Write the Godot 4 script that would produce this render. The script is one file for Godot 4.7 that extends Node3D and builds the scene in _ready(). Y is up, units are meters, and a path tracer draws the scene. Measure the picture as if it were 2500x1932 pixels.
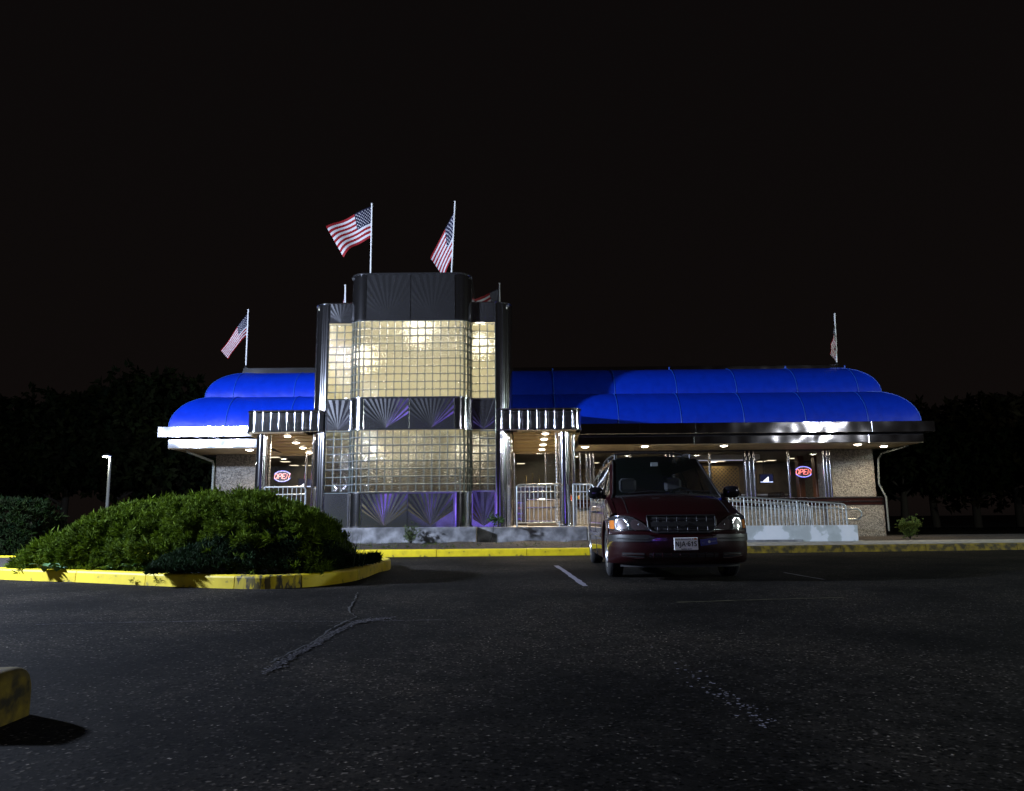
extends Node3D
# Night view of a chrome and glass-block diner with blue barrel awnings, seen from a low tripod in its parking lot.

const F_PX := 1820.0          # focal length in pixels of the 2500 x 1932 photograph
const EYE := Vector3(0, 0.78, 0)
var cam_basis: Basis
var taken := {}
var M := {}
var rng := RandomNumberGenerator.new()

# ------------------------------------------------------------------ helpers
func P(px: float, py: float, d: float) -> Vector3:      # point on the plane z = -d that the photograph shows at a pixel
	var r := -cam_basis.z + cam_basis.x * (px - 1250.0) / F_PX - cam_basis.y * (py - 966.0) / F_PX
	return EYE + r * (d / -r.z)

func G(px: float, py: float, y := 0.0) -> Vector3:      # point at height y that the photograph shows at a pixel
	var r := -cam_basis.z + cam_basis.x * (px - 1250.0) / F_PX - cam_basis.y * (py - 966.0) / F_PX
	return EYE + r * ((y - EYE.y) / r.y)

class MB:
	var v := PackedVector3Array()
	var n := PackedVector3Array()
	var t := PackedVector2Array()
	var ix := PackedInt32Array()
	func put3(a: int, b: int, c: int) -> void:           # wind the triangle to agree with its normals
		var g := (v[c] - v[a]).cross(v[b] - v[a])
		if g.dot(n[a] + n[b] + n[c]) < 0.0:
			ix.append_array([a, c, b])
		else:
			ix.append_array([a, b, c])
	func face(pts: Array, nn: Vector3, uvs: Array = []) -> void:   # flat convex polygon
		var s := v.size()
		for i in pts.size():
			v.append(pts[i]); n.append(nn)
			t.append(uvs[i] if uvs.size() else Vector2(pts[i].x + pts[i].z, pts[i].y))
		for i in range(1, pts.size() - 1):
			put3(s, s + i, s + i + 1)
	func tri(a: Vector3, b: Vector3, c: Vector3, hint: Vector3) -> void:
		var g := (b - a).cross(c - a).normalized()
		if g.dot(hint) < 0: g = -g
		face([a, b, c], g)
	func quad(a: Vector3, b: Vector3, c: Vector3, d: Vector3, hint: Vector3) -> void:
		var g := (c - a).cross(d - b).normalized()
		if g.dot(hint) < 0: g = -g
		face([a, b, c, d], g, [Vector2(0, 0), Vector2(1, 0), Vector2(1, 1), Vector2(0, 1)])
	func box(lo: Vector3, hi: Vector3, b := 0.0, x := Transform3D()) -> void:   # box with chamfered edges
		var c := (lo + hi) / 2; var h := ((hi - lo) / 2).abs()
		if b <= 0.0:
			for ax in 3:
				for s in [-1.0, 1.0]:
					var nn := Vector3.ZERO; nn[ax] = s
					var u := Vector3.ZERO; u[(ax + 1) % 3] = h[(ax + 1) % 3]
					var w := Vector3.ZERO; w[(ax + 2) % 3] = h[(ax + 2) % 3]
					var o := c + nn * h
					face([x * (o - u - w), x * (o + u - w), x * (o + u + w), x * (o - u + w)], (x.basis * nn).normalized())
			return
		b = minf(b, minf(h.x, minf(h.y, h.z)) * 0.99)
		for ax in 3:
			var a1 := (ax + 1) % 3; var a2 := (ax + 2) % 3
			for s in [-1.0, 1.0]:
				var nn := Vector3.ZERO; nn[ax] = s
				var u := Vector3.ZERO; u[a1] = h[a1] - b
				var w := Vector3.ZERO; w[a2] = h[a2] - b
				var o := c + nn * h
				face([x * (o - u - w), x * (o + u - w), x * (o + u + w), x * (o - u + w)], (x.basis * nn).normalized())
				for s2 in [-1.0, 1.0]:                       # the edge between +-ax and +-a1
					var m := Vector3.ZERO; m[a1] = s2
					var p1 := c + nn * h + m * (h[a1] - b); var p2 := c + nn * (h[ax] - b) + m * h[a1]
					p1[a2] = c[a2]; p2[a2] = c[a2]
					var nm := (nn + m).normalized()
					face([x * (p1 - w), x * (p1 + w), x * (p2 + w), x * (p2 - w)], (x.basis * nm).normalized())
		for sx in [-1.0, 1.0]:
			for sy in [-1.0, 1.0]:
				for sz in [-1.0, 1.0]:
					var s := Vector3(sx, sy, sz)
					var k := c + s * h
					face([x * (k - Vector3(0, sy * b, sz * b)), x * (k - Vector3(sx * b, 0, sz * b)), x * (k - Vector3(sx * b, sy * b, 0))], (x.basis * s).normalized())
	func grid(rows: Array, inside = null, uvs: Array = [], loop := false) -> void:   # smooth surface through rows of points
		var s := v.size(); var R := rows.size(); var C: int = rows[0].size()
		var nn := PackedVector3Array(); nn.resize(R * C)
		var side := 0.0
		for i in R:
			for j in C:
				var j0: int = (j - 1 + C) % C if loop else maxi(j - 1, 0)
				var j1: int = (j + 1) % C if loop else mini(j + 1, C - 1)
				if loop and rows[i][0].is_equal_approx(rows[i][C - 1]):
					j0 = C - 2 if j == 0 else j - 1
					j1 = 1 if j == C - 1 else j + 1
				var du: Vector3 = rows[mini(i + 1, R - 1)][j] - rows[maxi(i - 1, 0)][j]
				var dv: Vector3 = rows[i][j1] - rows[i][j0]
				var g := du.cross(dv)
				if g.length() < 1e-12:
					g = Vector3.ZERO
				else:
					g = g.normalized()
				nn[i * C + j] = g
				if inside != null: side += g.dot(rows[i][j] - inside)
		for i in R:                                      # poles borrow a neighbour's normal
			for j in C:
				if nn[i * C + j] == Vector3.ZERO:
					var q: int = i + 1 if i == 0 else i - 1
					nn[i * C + j] = nn[q * C + j] if nn[q * C + j] != Vector3.ZERO else Vector3.UP
		var flip := -1.0 if side < 0.0 else 1.0
		for i in R:
			for j in C:
				v.append(rows[i][j]); n.append(nn[i * C + j] * flip)
				t.append(uvs[i][j] if uvs.size() else Vector2(float(j) / (C - 1), float(i) / (R - 1)))
		for i in R - 1:
			for j in C - 1:
				var a := s + i * C + j
				put3(a, a + 1, a + C + 1); put3(a, a + C + 1, a + C)
	func tube(path: Array, r, seg := 8, caps := true) -> void:
		var rows := []
		var up := Vector3.UP
		for i in path.size():
			var d: Vector3 = (path[mini(i + 1, path.size() - 1)] - path[maxi(i - 1, 0)]).normalized()
			if absf(d.dot(up)) > 0.95: up = Vector3.RIGHT if absf(d.x) < 0.9 else Vector3.BACK
			var a := d.cross(up).normalized(); var b := a.cross(d).normalized()
			up = b
			var rr: float = r[i] if r is Array else r
			var row := []
			for k in seg + 1:
				var an := TAU * k / seg
				row.append(path[i] + (a * cos(an) + b * sin(an)) * rr)
			rows.append(row)
		var s := v.size()
		grid(rows, null, [], true)
		# orient: normals away from the axis
		var away := 0.0
		for i in rows.size():
			for k in seg + 1: away += n[s + i * (seg + 1) + k].dot(rows[i][k] - path[i])
		if away < 0:
			for i in range(s, v.size()): n[i] = -n[i]
			for i in range(ix.size() - (rows.size() - 1) * seg * 6, ix.size(), 3):
				var q := ix[i + 1]; ix[i + 1] = ix[i + 2]; ix[i + 2] = q
		if caps:
			for e in [0, path.size() - 1]:
				var d: Vector3 = (path[0] - path[1]).normalized() if e == 0 else (path[e] - path[e - 1]).normalized()
				face(rows[e].slice(0, seg), d)
	func lathe(prof: Array, at: Vector3, seg := 24, axis := Vector3.UP) -> void:   # prof: Vector2(radius, height)
		var b := Basis(Quaternion(Vector3.UP, axis)) if not axis.is_equal_approx(Vector3.UP) else Basis()
		var rows := []
		for p in prof:
			var row := []
			for k in seg + 1:
				var an := TAU * k / seg
				row.append(at + b * Vector3(p.x * cos(an), p.y, p.x * sin(an)))
			rows.append(row)
		var mid := Vector3.ZERO; var cnt := 0
		for p in prof: mid += Vector3(0, p.y, 0); cnt += 1
		grid(rows, at + b * (mid / cnt), [], true)
	func prism(poly: PackedVector2Array, z0: float, z1: float, x := Transform3D()) -> void:   # outline in x, y pushed along z
		var tr := Geometry2D.triangulate_polygon(poly)
		for zz in [z0, z1]:
			var nn := Vector3(0, 0, -1 if zz == minf(z0, z1) else 1)
			for i in range(0, tr.size(), 3):
				face([x * Vector3(poly[tr[i]].x, poly[tr[i]].y, zz), x * Vector3(poly[tr[i + 1]].x, poly[tr[i + 1]].y, zz), x * Vector3(poly[tr[i + 2]].x, poly[tr[i + 2]].y, zz)], (x.basis * nn).normalized())
		var ar := 0.0
		for i in poly.size(): ar += poly[i].cross(poly[(i + 1) % poly.size()])
		var cw := ar < 0.0
		for i in poly.size():
			var a := poly[i]; var b := poly[(i + 1) % poly.size()]
			var e := (b - a).normalized(); var nn := Vector3(e.y, -e.x, 0)
			if cw: nn = -nn
			face([x * Vector3(a.x, a.y, z0), x * Vector3(b.x, b.y, z0), x * Vector3(b.x, b.y, z1), x * Vector3(a.x, a.y, z1)], (x.basis * nn).normalized())
	func mesh() -> ArrayMesh:
		var a := []; a.resize(Mesh.ARRAY_MAX)
		a[Mesh.ARRAY_VERTEX] = v; a[Mesh.ARRAY_NORMAL] = n; a[Mesh.ARRAY_TEX_UV] = t; a[Mesh.ARRAY_INDEX] = ix
		var m := ArrayMesh.new()
		m.add_surface_from_arrays(Mesh.PRIMITIVE_TRIANGLES, a)
		return m

func part(parent: Node, called: String, shape, material: Material, at := Transform3D()) -> MeshInstance3D:
	var o := MeshInstance3D.new()
	o.name = called
	o.mesh = shape.mesh() if shape is MB else shape
	o.material_override = material
	o.transform = at
	parent.add_child(o, true)
	return o

func bxp(parent: Node, called: String, lo: Vector3, hi: Vector3, material: Material, bev := 0.0) -> MeshInstance3D:
	var b := MB.new(); b.box(lo, hi, bev)
	return part(parent, called, b, material)

func numbered(called: String) -> String:
	if not taken.has(called):
		taken[called] = 0
		return called
	taken[called] += 1
	return "%s_%03d" % [called, taken[called]]

func thing(called: String, label: String, category: String, at := Vector3.ZERO, turn := 0.0, group := "") -> Node3D:
	var o := Node3D.new()
	o.name = numbered(called)
	add_child(o)
	o.position = at; o.rotation.y = turn
	o.set_meta("label", label); o.set_meta("category", category)
	if group: o.set_meta("group", group)
	return o

func structure(called: String, label: String, category: String) -> Node3D:
	var o := Node3D.new()
	o.name = numbered(called)
	add_child(o)
	o.set_meta("kind", "structure"); o.set_meta("label", label); o.set_meta("category", category)
	return o

func lin(r: float, g: float, b: float) -> Color:
	return Color(r, g, b).linear_to_srgb()

func mt(called: String, c: Color, rough := 0.7, metal := 0.0) -> StandardMaterial3D:   # c: linear base colour
	var m := StandardMaterial3D.new()
	m.resource_name = called
	m.albedo_color = c.linear_to_srgb()
	m.roughness = rough; m.metallic = metal
	M[called] = m
	return m

func noise(freq: float, oct: int, kind: int, sd: int) -> FastNoiseLite:
	var f := FastNoiseLite.new()
	f.noise_type = kind as FastNoiseLite.NoiseType
	f.frequency = freq; f.seed = sd
	f.fractal_octaves = oct
	return f

func ntex(f: FastNoiseLite, cols: Array, offs: Array, size := 512, as_normal := false, bump := 8.0) -> NoiseTexture2D:
	var x := NoiseTexture2D.new()
	x.width = size; x.height = size; x.seamless = true; x.noise = f
	if as_normal:
		x.as_normal_map = true; x.bump_strength = bump
	elif cols.size():
		var g := Gradient.new(); g.colors = PackedColorArray(cols); g.offsets = PackedFloat32Array(offs)
		x.color_ramp = g
	return x

func world_map(m: StandardMaterial3D, scale: float) -> void:
	m.uv1_triplanar = true; m.uv1_world_triplanar = true
	m.uv1_scale = Vector3.ONE * scale

func mottle(m: StandardMaterial3D, freq: float, lo: float, hi: float, scale: float, sd: int, relief := 0.0) -> void:
	var f := noise(freq, 5, FastNoiseLite.TYPE_SIMPLEX_SMOOTH, sd)
	m.albedo_texture = ntex(f, [Color(lo, lo, lo), Color((lo + hi) / 2, (lo + hi) / 2, (lo + hi) / 2), Color(hi, hi, hi)], [0.2, 0.5, 0.8])
	if relief > 0.0:
		m.heightmap_enabled = true
		m.heightmap_texture = ntex(noise(freq * 3.0, 4, FastNoiseLite.TYPE_SIMPLEX_SMOOTH, sd + 7), [], [])
		m.heightmap_scale = relief
	world_map(m, scale)

func glow(called: String, c: Color, energy: float) -> StandardMaterial3D:
	var m := mt(called, Color(0.8, 0.8, 0.8), 0.5)
	m.emission_enabled = true
	m.emission = c.linear_to_srgb()
	m.emission_energy_multiplier = energy
	return m

func area_lamp(parent: Node, called: String, at: Vector3, towards: Vector3, size: Vector2, c: Color, energy: float) -> void:
	var l := AreaLight3D.new()
	l.name = called
	parent.add_child(l, true)
	l.area_size = size; l.light_color = c.linear_to_srgb(); l.light_energy = energy
	l.area_range = 80.0; l.area_attenuation = 2.0
	l.area_normalize_energy = true
	l.shadow_enabled = true
	l.position = at
	l.basis = Basis.looking_at(towards, Vector3.UP if absf(towards.normalized().y) < 0.95 else Vector3.FORWARD)

func omni(parent: Node, called: String, at: Vector3, c: Color, energy: float, size := 0.08, reach := 20.0) -> void:
	var l := OmniLight3D.new()
	l.name = called
	l.light_color = c.linear_to_srgb(); l.light_energy = energy; l.light_size = size
	l.omni_range = reach; l.omni_attenuation = 2.0; l.shadow_enabled = true
	parent.add_child(l, true)
	l.position = at

func spot(parent: Node, called: String, at: Vector3, towards: Vector3, angle: float, c: Color, energy: float, size := 0.08) -> void:
	var l := SpotLight3D.new()
	l.name = called
	l.light_color = c.linear_to_srgb(); l.light_energy = energy; l.light_size = size
	l.spot_range = 20.0; l.spot_attenuation = 2.0; l.spot_angle = angle; l.spot_angle_attenuation = 0.6
	l.shadow_enabled = true
	parent.add_child(l, true)
	l.position = at
	l.basis = Basis.looking_at(towards, Vector3.UP if absf(towards.normalized().y) < 0.95 else Vector3.FORWARD)

# ------------------------------------------------------------------ build
func _ready() -> void:
	rng.seed = 7
	set_camera()
	set_sky_and_lot_lamps()
	make_materials()
	build_ground()
	build_diner()
	build_porches_and_ramp()
	build_interior()
	build_flags()
	build_van()
	build_planting()
	build_background()

func set_camera() -> void:
	var tilt := atan(299.0 / F_PX)
	var roll := deg_to_rad(0.5)
	var b := Basis(Vector3.RIGHT, tilt) * Basis(Vector3.BACK, -roll)
	cam_basis = b
	var c := Camera3D.new()
	c.name = "camera"
	c.fov = rad_to_deg(2.0 * atan(966.0 / F_PX))
	c.near = 0.05; c.far = 600.0
	add_child(c)
	c.transform = Transform3D(b, EYE)
	c.current = true

func set_sky_and_lot_lamps() -> void:
	var e := Environment.new()
	e.background_mode = Environment.BG_SKY
	var sky := ProceduralSkyMaterial.new()
	sky.sky_top_color = Color(0.045, 0.036, 0.036)
	sky.sky_horizon_color = Color(0.060, 0.044, 0.039)
	sky.sky_curve = 0.2
	sky.ground_bottom_color = Color(0.02, 0.018, 0.018)
	sky.ground_horizon_color = Color(0.05, 0.04, 0.038)
	sky.sun_angle_max = 0.0
	e.sky = Sky.new()
	e.sky.sky_material = sky
	e.tonemap_mode = Environment.TONE_MAPPER_LINEAR
	e.tonemap_exposure = 1.0
	e.sdfgi_enabled = true; e.ssao_enabled = true; e.ssil_enabled = true
	var w := WorldEnvironment.new()
	w.name = "world_environment"
	w.environment = e
	add_child(w)
	# The two parking-lot lamps stand beside the frame: read from the tower's shadow on the awning, the glare on the left fascia and the shadow of the wheel stop.
	lot_lamp(Vector3(-13.6, 0, -9.0), 5.2, Vector3(10, -3.0, -7.0), Color(0.64, 0.75, 1.0), 500.0, "parking lot lamp on a steel pole beside the shrub island", Vector3(0.9, 0, -0.5))
	lot_lamp(Vector3(24.0, 0, -12.5), 6.0, Vector3(-12, -3.2, -5.0), Color(0.85, 1.0, 0.93), 130.0, "parking lot lamp on a steel pole at the end of the walkway", Vector3(-0.9, 0, -0.5))
	lot_lamp(Vector3(23.5, 0, 15.5), 7.0, Vector3(-22, -6.0, -28.0), Color(0.88, 0.92, 1.0), 90.0, "parking lot lamp on a steel pole across the lot behind the photographer", Vector3(-0.9, 0, -0.5))

func lot_lamp(at: Vector3, h: float, aim: Vector3, c: Color, energy: float, label: String, out: Vector3) -> void:
	var t := thing("parking_lamp", label, "lamp post", at, 0.0, "parking lot lamps")
	var steel := mt("lamp_steel", Color(0.18, 0.19, 0.18), 0.5, 0.6)
	var b := MB.new(); b.lathe([Vector2(0.28, 0), Vector2(0.28, 0.55), Vector2(0.26, 0.6), Vector2(0, 0.6)], Vector3.ZERO, 20)
	part(t, "concrete_base", b, mt("lamp_base", Color(0.3, 0.3, 0.28), 0.9))
	b = MB.new(); b.tube([Vector3(0, 0.6, 0), Vector3(0, h * 0.5, 0), Vector3(0, h + 0.1, 0)], [0.075, 0.06, 0.05], 12)
	part(t, "pole", b, steel)
	var hp := Vector3(0, h, 0) + out * 0.6
	b = MB.new(); b.tube([Vector3(0, h, 0), Vector3(0, h, 0) + out * 0.3, hp], 0.035, 8)
	part(t, "arm", b, steel)
	var head := Node3D.new(); head.name = "lamp_head"; t.add_child(head)
	head.position = hp
	head.basis = Basis.looking_at(aim, Vector3.UP)
	b = MB.new()
	b.box(Vector3(-0.36, -0.28, 0.02), Vector3(0.36, 0.28, 0.2), 0.03)
	for s in [-1.0, 1.0]:
		b.box(Vector3(s * 0.36 - 0.01, -0.28, -0.05), Vector3(s * 0.36 + 0.01, 0.28, 0.04))
	part(head, "housing", b, steel)
	b = MB.new(); b.box(Vector3(-0.33, -0.25, 0.0), Vector3(0.33, 0.25, 0.018))
	part(head, "lamp_glass", b, glow("lot_lamp_glow", c, 20.0))
	area_lamp(head, "lot_lamp_beam", Vector3(0, 0, -0.03), Vector3(0, 0, -1), Vector2(0.64, 0.48), c, energy)

func make_materials() -> void:
	# asphalt: dark binder with pale grains; the brightest are glints put into the colour
	var S := 1024
	var bytes := PackedByteArray(); bytes.resize(S * S)
	var soft := noise(0.02, 4, FastNoiseLite.TYPE_SIMPLEX_SMOOTH, 3).get_seamless_image(S, S)
	soft.convert(Image.FORMAT_L8)
	var sb := soft.get_data()
	for i in S * S:
		bytes[i] = 14 + (sb[i] >> 3) + (rng.randi() % 24)
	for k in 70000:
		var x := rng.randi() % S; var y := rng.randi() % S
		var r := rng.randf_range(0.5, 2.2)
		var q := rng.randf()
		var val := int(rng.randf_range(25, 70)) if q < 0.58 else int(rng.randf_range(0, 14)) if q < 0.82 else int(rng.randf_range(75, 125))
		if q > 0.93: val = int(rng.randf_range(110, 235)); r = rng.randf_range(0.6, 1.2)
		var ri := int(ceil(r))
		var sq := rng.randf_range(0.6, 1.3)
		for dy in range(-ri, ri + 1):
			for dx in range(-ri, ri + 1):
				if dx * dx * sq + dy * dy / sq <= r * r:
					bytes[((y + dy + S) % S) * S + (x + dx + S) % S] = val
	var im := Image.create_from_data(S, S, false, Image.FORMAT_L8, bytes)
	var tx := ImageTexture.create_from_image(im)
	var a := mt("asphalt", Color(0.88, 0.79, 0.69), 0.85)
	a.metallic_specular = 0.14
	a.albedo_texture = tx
	a.heightmap_enabled = true; a.heightmap_texture = tx; a.heightmap_scale = 0.5
	world_map(a, 0.24)
	a.detail_enabled = true; a.detail_blend_mode = BaseMaterial3D.BLEND_MODE_MUL
	a.detail_uv_layer = BaseMaterial3D.DETAIL_UV_2
	a.uv2_triplanar = true; a.uv2_world_triplanar = true; a.uv2_scale = Vector3.ONE * 0.071
	a.detail_albedo = ntex(noise(0.012, 6, FastNoiseLite.TYPE_SIMPLEX_SMOOTH, 11), [Color(0.6, 0.6, 0.61), Color(0.82, 0.815, 0.81), Color(1, 0.98, 0.95)], [0.2, 0.5, 0.8])
	var gr := mt("worn_gravel", Color(0.21, 0.20, 0.215), 0.95)
	gr.metallic_specular = 0.15
	mottle(gr, 0.12, 0.35, 1.0, 0.6, 12, 0.8)
	mottle(mt("soil", Color(0.045, 0.032, 0.022), 0.95), 0.03, 0.4, 1.0, 0.5, 21, 3.0)
	mottle(mt("far_ground", Color(0.03, 0.032, 0.02), 0.95), 0.02, 0.5, 1.0, 0.1, 22)
	mottle(mt("concrete", Color(0.27, 0.27, 0.28), 0.85), 0.012, 0.62, 1.0, 0.35, 23, 0.6)
	mottle(mt("walk_concrete", Color(0.40, 0.39, 0.35), 0.9), 0.02, 0.7, 1.0, 0.4, 24, 0.4)
	# painted kerb: yellow with scuffs
	var yw := mt("kerb_yellow", Color(1, 1, 1), 0.6)
	yw.albedo_texture = ntex(noise(0.016, 6, FastNoiseLite.TYPE_SIMPLEX_SMOOTH, 31), [Color(0.30, 0.27, 0.14), Color(0.82, 0.72, 0.05), Color(0.9, 0.8, 0.04)], [0.1, 0.2, 0.7])
	world_map(yw, 0.5)
	var ys := mt("kerb_yellow_scraped", Color(1, 1, 1), 0.65)
	ys.albedo_texture = ntex(noise(0.02, 6, FastNoiseLite.TYPE_SIMPLEX_SMOOTH, 32), [Color(0.23, 0.21, 0.15), Color(0.30, 0.27, 0.14), Color(0.82, 0.72, 0.06), Color(0.9, 0.8, 0.05)], [0.3, 0.45, 0.52, 0.8])
	world_map(ys, 0.5); ys.uv1_scale = Vector3(1.3, 0.35, 1.3)
	var yd := mt("kerb_yellow_dirty_shaded", Color(0.5, 0.48, 0.48), 0.8)  # duller yellow: real dirt, with some of the shade put into the colour
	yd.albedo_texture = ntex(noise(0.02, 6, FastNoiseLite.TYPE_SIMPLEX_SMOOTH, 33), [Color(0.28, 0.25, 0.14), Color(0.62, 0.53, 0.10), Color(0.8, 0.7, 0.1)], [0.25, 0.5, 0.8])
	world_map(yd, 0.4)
	var yk := mt("stop_yellow", Color(0.30, 0.28, 0.28), 0.85)
	yk.albedo_texture = yd.albedo_texture
	world_map(yk, 0.8)
	# stainless steel
	var st := mt("steel", Color(0.50, 0.50, 0.52), 0.16, 0.97)
	var cs := mt("canopy_steel", Color(0.50, 0.50, 0.52), 0.08, 0.975)
	var wob := ntex(noise(0.006, 2, FastNoiseLite.TYPE_SIMPLEX_SMOOTH, 41), [], [], 512, true, 6.0)
	st.normal_enabled = true; st.normal_texture = wob; st.normal_scale = 0.2
	world_map(st, 0.25)
	cs.normal_enabled = true; cs.normal_texture = wob; cs.normal_scale = 0.12
	world_map(cs, 0.25)
	mt("steel_smooth", Color(0.56, 0.56, 0.58), 0.11, 0.99)
	var fs := mt("fascia_steel", Color(0.5, 0.5, 0.52), 0.13, 1.0)
	fs.normal_enabled = true; fs.normal_texture = wob; fs.normal_scale = 0.5
	world_map(fs, 0.3)
	mt("fascia_brushed", Color(0.30, 0.30, 0.31), 0.14, 1.0)
	var fr := mt("fascia_mirror", Color(0.42, 0.41, 0.42), 0.08, 1.0)
	fr.normal_enabled = true; fr.normal_texture = wob; fr.normal_scale = 0.3
	world_map(fr, 0.3)
	mt("dark_trim", Color(0.05, 0.05, 0.06), 0.45, 0.4)
	# awning vinyl
	var aw := mt("awning_blue", Color(0.001, 0.026, 0.43), 0.45)
	aw.metallic_specular = 0.32
	aw.heightmap_enabled = true; aw.heightmap_texture = ntex(noise(0.01, 3, FastNoiseLite.TYPE_SIMPLEX_SMOOTH, 51), [], []); aw.heightmap_scale = 1.4
	aw.albedo_texture = ntex(noise(0.02, 4, FastNoiseLite.TYPE_SIMPLEX_SMOOTH, 52), [Color(0.92, 0.92, 0.93), Color(0.98, 0.98, 0.98), Color(1, 1, 1)], [0.2, 0.5, 0.8])
	world_map(aw, 0.3)
	mt("awning_piping", Color(0.01, 0.07, 0.45), 0.4)
	# glass block, mortar and panes
	var gb := mt("glass_block", Color(0.93, 0.97, 0.93), 0.04)
	gb.albedo_color.a = 0.0
	gb.transparency = BaseMaterial3D.TRANSPARENCY_ALPHA
	gb.refraction_enabled = true; gb.refraction_scale = 0.05
	var cells := noise(0.075, 1, FastNoiseLite.TYPE_CELLULAR, 61)
	gb.heightmap_enabled = true; gb.heightmap_texture = ntex(cells, [], [], 512); gb.heightmap_scale = 0.8
	world_map(gb, 1.0)
	mt("mortar", Color(0.13, 0.155, 0.145), 0.85)
	var pane := mt("window_glass", Color(0.02, 0.022, 0.022), 0.0)
	pane.albedo_color.a = 0.12; pane.transparency = BaseMaterial3D.TRANSPARENCY_ALPHA
	# walls
	mottle(mt("cream_wall", Color(0.70, 0.65, 0.47), 0.8), 0.01, 0.92, 1.0, 0.4, 71)
	mottle(mt("brown_panel", Color(0.035, 0.027, 0.022), 0.5), 0.01, 0.8, 1.0, 0.4, 72)
	mottle(mt("interior_wall", Color(0.12, 0.10, 0.085), 0.8), 0.01, 0.85, 1.0, 0.4, 73)
	mottle(mt("soffit_tan", Color(0.42, 0.33, 0.19), 0.6), 0.01, 0.85, 1.0, 0.5, 74)
	mt("ceiling_tile", Color(0.30, 0.27, 0.22), 0.9)
	mt("porch_board", Color(0.36, 0.26, 0.11), 0.4)
	mt("porch_board_dark", Color(0.28, 0.19, 0.08), 0.4)
	var pb := mt("pebble_wall", Color(0.21, 0.205, 0.19), 0.9)
	var pn := noise(0.11, 4, FastNoiseLite.TYPE_VALUE, 75)
	pb.albedo_texture = ntex(pn, [Color(1, 0.98, 0.95), Color(0.86, 0.84, 0.82), Color(0.6, 0.58, 0.56)], [0.25, 0.5, 0.75])
	pb.heightmap_enabled = true; pb.heightmap_texture = ntex(pn, [Color(1, 1, 1), Color(0, 0, 0)], [0, 1]); pb.heightmap_scale = 2.5
	world_map(pb, 0.7)
	mt("maroon_band", Color(0.018, 0.006, 0.005), 0.12, 0.2)
	mt("aluminium", Color(0.62, 0.62, 0.64), 0.3, 1.0)
	mt("roof_dark", Color(0.05, 0.05, 0.05), 0.9)
	mt("grille_metal", Color(0.12, 0.12, 0.125), 0.35, 0.9)
	mt("galvanised", Color(0.36, 0.39, 0.40), 0.35, 0.85)
	var wp := mt("white_paint", Color(0.78, 0.8, 0.82), 0.7)
	wp.albedo_texture = ntex(noise(0.008, 5, FastNoiseLite.TYPE_SIMPLEX_SMOOTH, 76), [Color(0.74, 0.76, 0.76), Color(0.80, 0.82, 0.82), Color(0.93, 0.94, 0.96), Color(0.97, 0.97, 0.98)], [0.25, 0.44, 0.49, 0.9])
	world_map(wp, 0.35)
	mt("white_plastic", Color(0.75, 0.75, 0.75), 0.5)
	mt("line_paint", Color(0.19, 0.18, 0.22), 0.9)
	mt("line_paint_yellow", Color(0.05, 0.042, 0.008), 0.9)
	mt("black_rubber", Color(0.012, 0.012, 0.013), 0.7)
	glow("downlight_glow", Color(1.0, 0.88, 0.72), 40.0)
	glow("troffer_glow", Color(1.0, 0.84, 0.58), 2.2)
	glow("tower_lamp_glow", Color(1.0, 0.90, 0.78), 45.0)

# a strip of the section sec (Vector2: inward, up) swept along a ground path
func sweep(b: MB, path: Array, sec: Array, hint_up := true) -> void:
	var rows := []
	for s in sec: rows.append([])
	for i in path.size():
		var d: Vector3 = (path[mini(i + 1, path.size() - 1)] - path[maxi(i - 1, 0)]); d.y = 0; d = d.normalized()
		var inw := Vector3(d.z, 0, -d.x)                 # to the left-hand side... of travel +x: away from the camera
		for k in sec.size():
			rows[k].append(path[i] + inw * sec[k].x + Vector3(0, sec[k].y, 0))
	var mid := Vector3.ZERO
	for k in sec.size():
		for p in rows[k]: mid += p
	mid /= float(sec.size() * path.size())
	for k in sec.size() - 1:
		b.grid([rows[k], rows[k + 1]])
		# each strip points away from the middle of the section
		var cnt: int = path.size() * 2
		var s0: int = b.v.size() - cnt
		var away := 0.0
		for i in path.size():
			var c := Vector3.ZERO
			for q in sec.size(): c += rows[q][i]
			c /= sec.size()
			away += b.n[s0 + i].dot(rows[k][i] - c) + b.n[s0 + path.size() + i].dot(rows[k + 1][i] - c)
		if away < 0:
			for i in range(s0, b.v.size()): b.n[i] = -b.n[i]
			for i in range(b.ix.size() - (path.size() - 1) * 6, b.ix.size(), 3):
				var q2 := b.ix[i + 1]; b.ix[i + 1] = b.ix[i + 2]; b.ix[i + 2] = q2
	for e in [0, path.size() - 1]:
		var pts := []
		for k in sec.size(): pts.append(rows[k][e])
		var d2: Vector3 = (path[0] - path[1]).normalized() if e == 0 else (path[e] - path[e - 1]).normalized()
		b.face(pts, d2)

func ribbon(pts: Array, widths: Array, y: float, jag := 0.0) -> MB:
	var b := MB.new()
	var l := []; var r := []
	for i in pts.size():
		var d: Vector3 = (pts[mini(i + 1, pts.size() - 1)] - pts[maxi(i - 1, 0)]).normalized()
		var s := Vector3(d.z, 0, -d.x)
		var w: float = widths[i] / 2.0
		l.append(Vector3(pts[i].x, y, pts[i].z) - s * (w + rng.randf_range(-jag, jag)))
		r.append(Vector3(pts[i].x, y, pts[i].z) + s * (w + rng.randf_range(-jag, jag)))
	b.grid([l, r], Vector3(0, -100, -10))
	return b

func fine(pts: Array, n: int, wob: float) -> Array:    # resample a polyline and let it wander
	var out := []
	for i in pts.size() - 1:
		for k in n:
			var p: Vector3 = pts[i].lerp(pts[i + 1], float(k) / n)
			out.append(p + Vector3(rng.randf_range(-wob, wob), 0, rng.randf_range(-wob, wob)))
	out.append(pts[-1])
	return out

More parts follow.
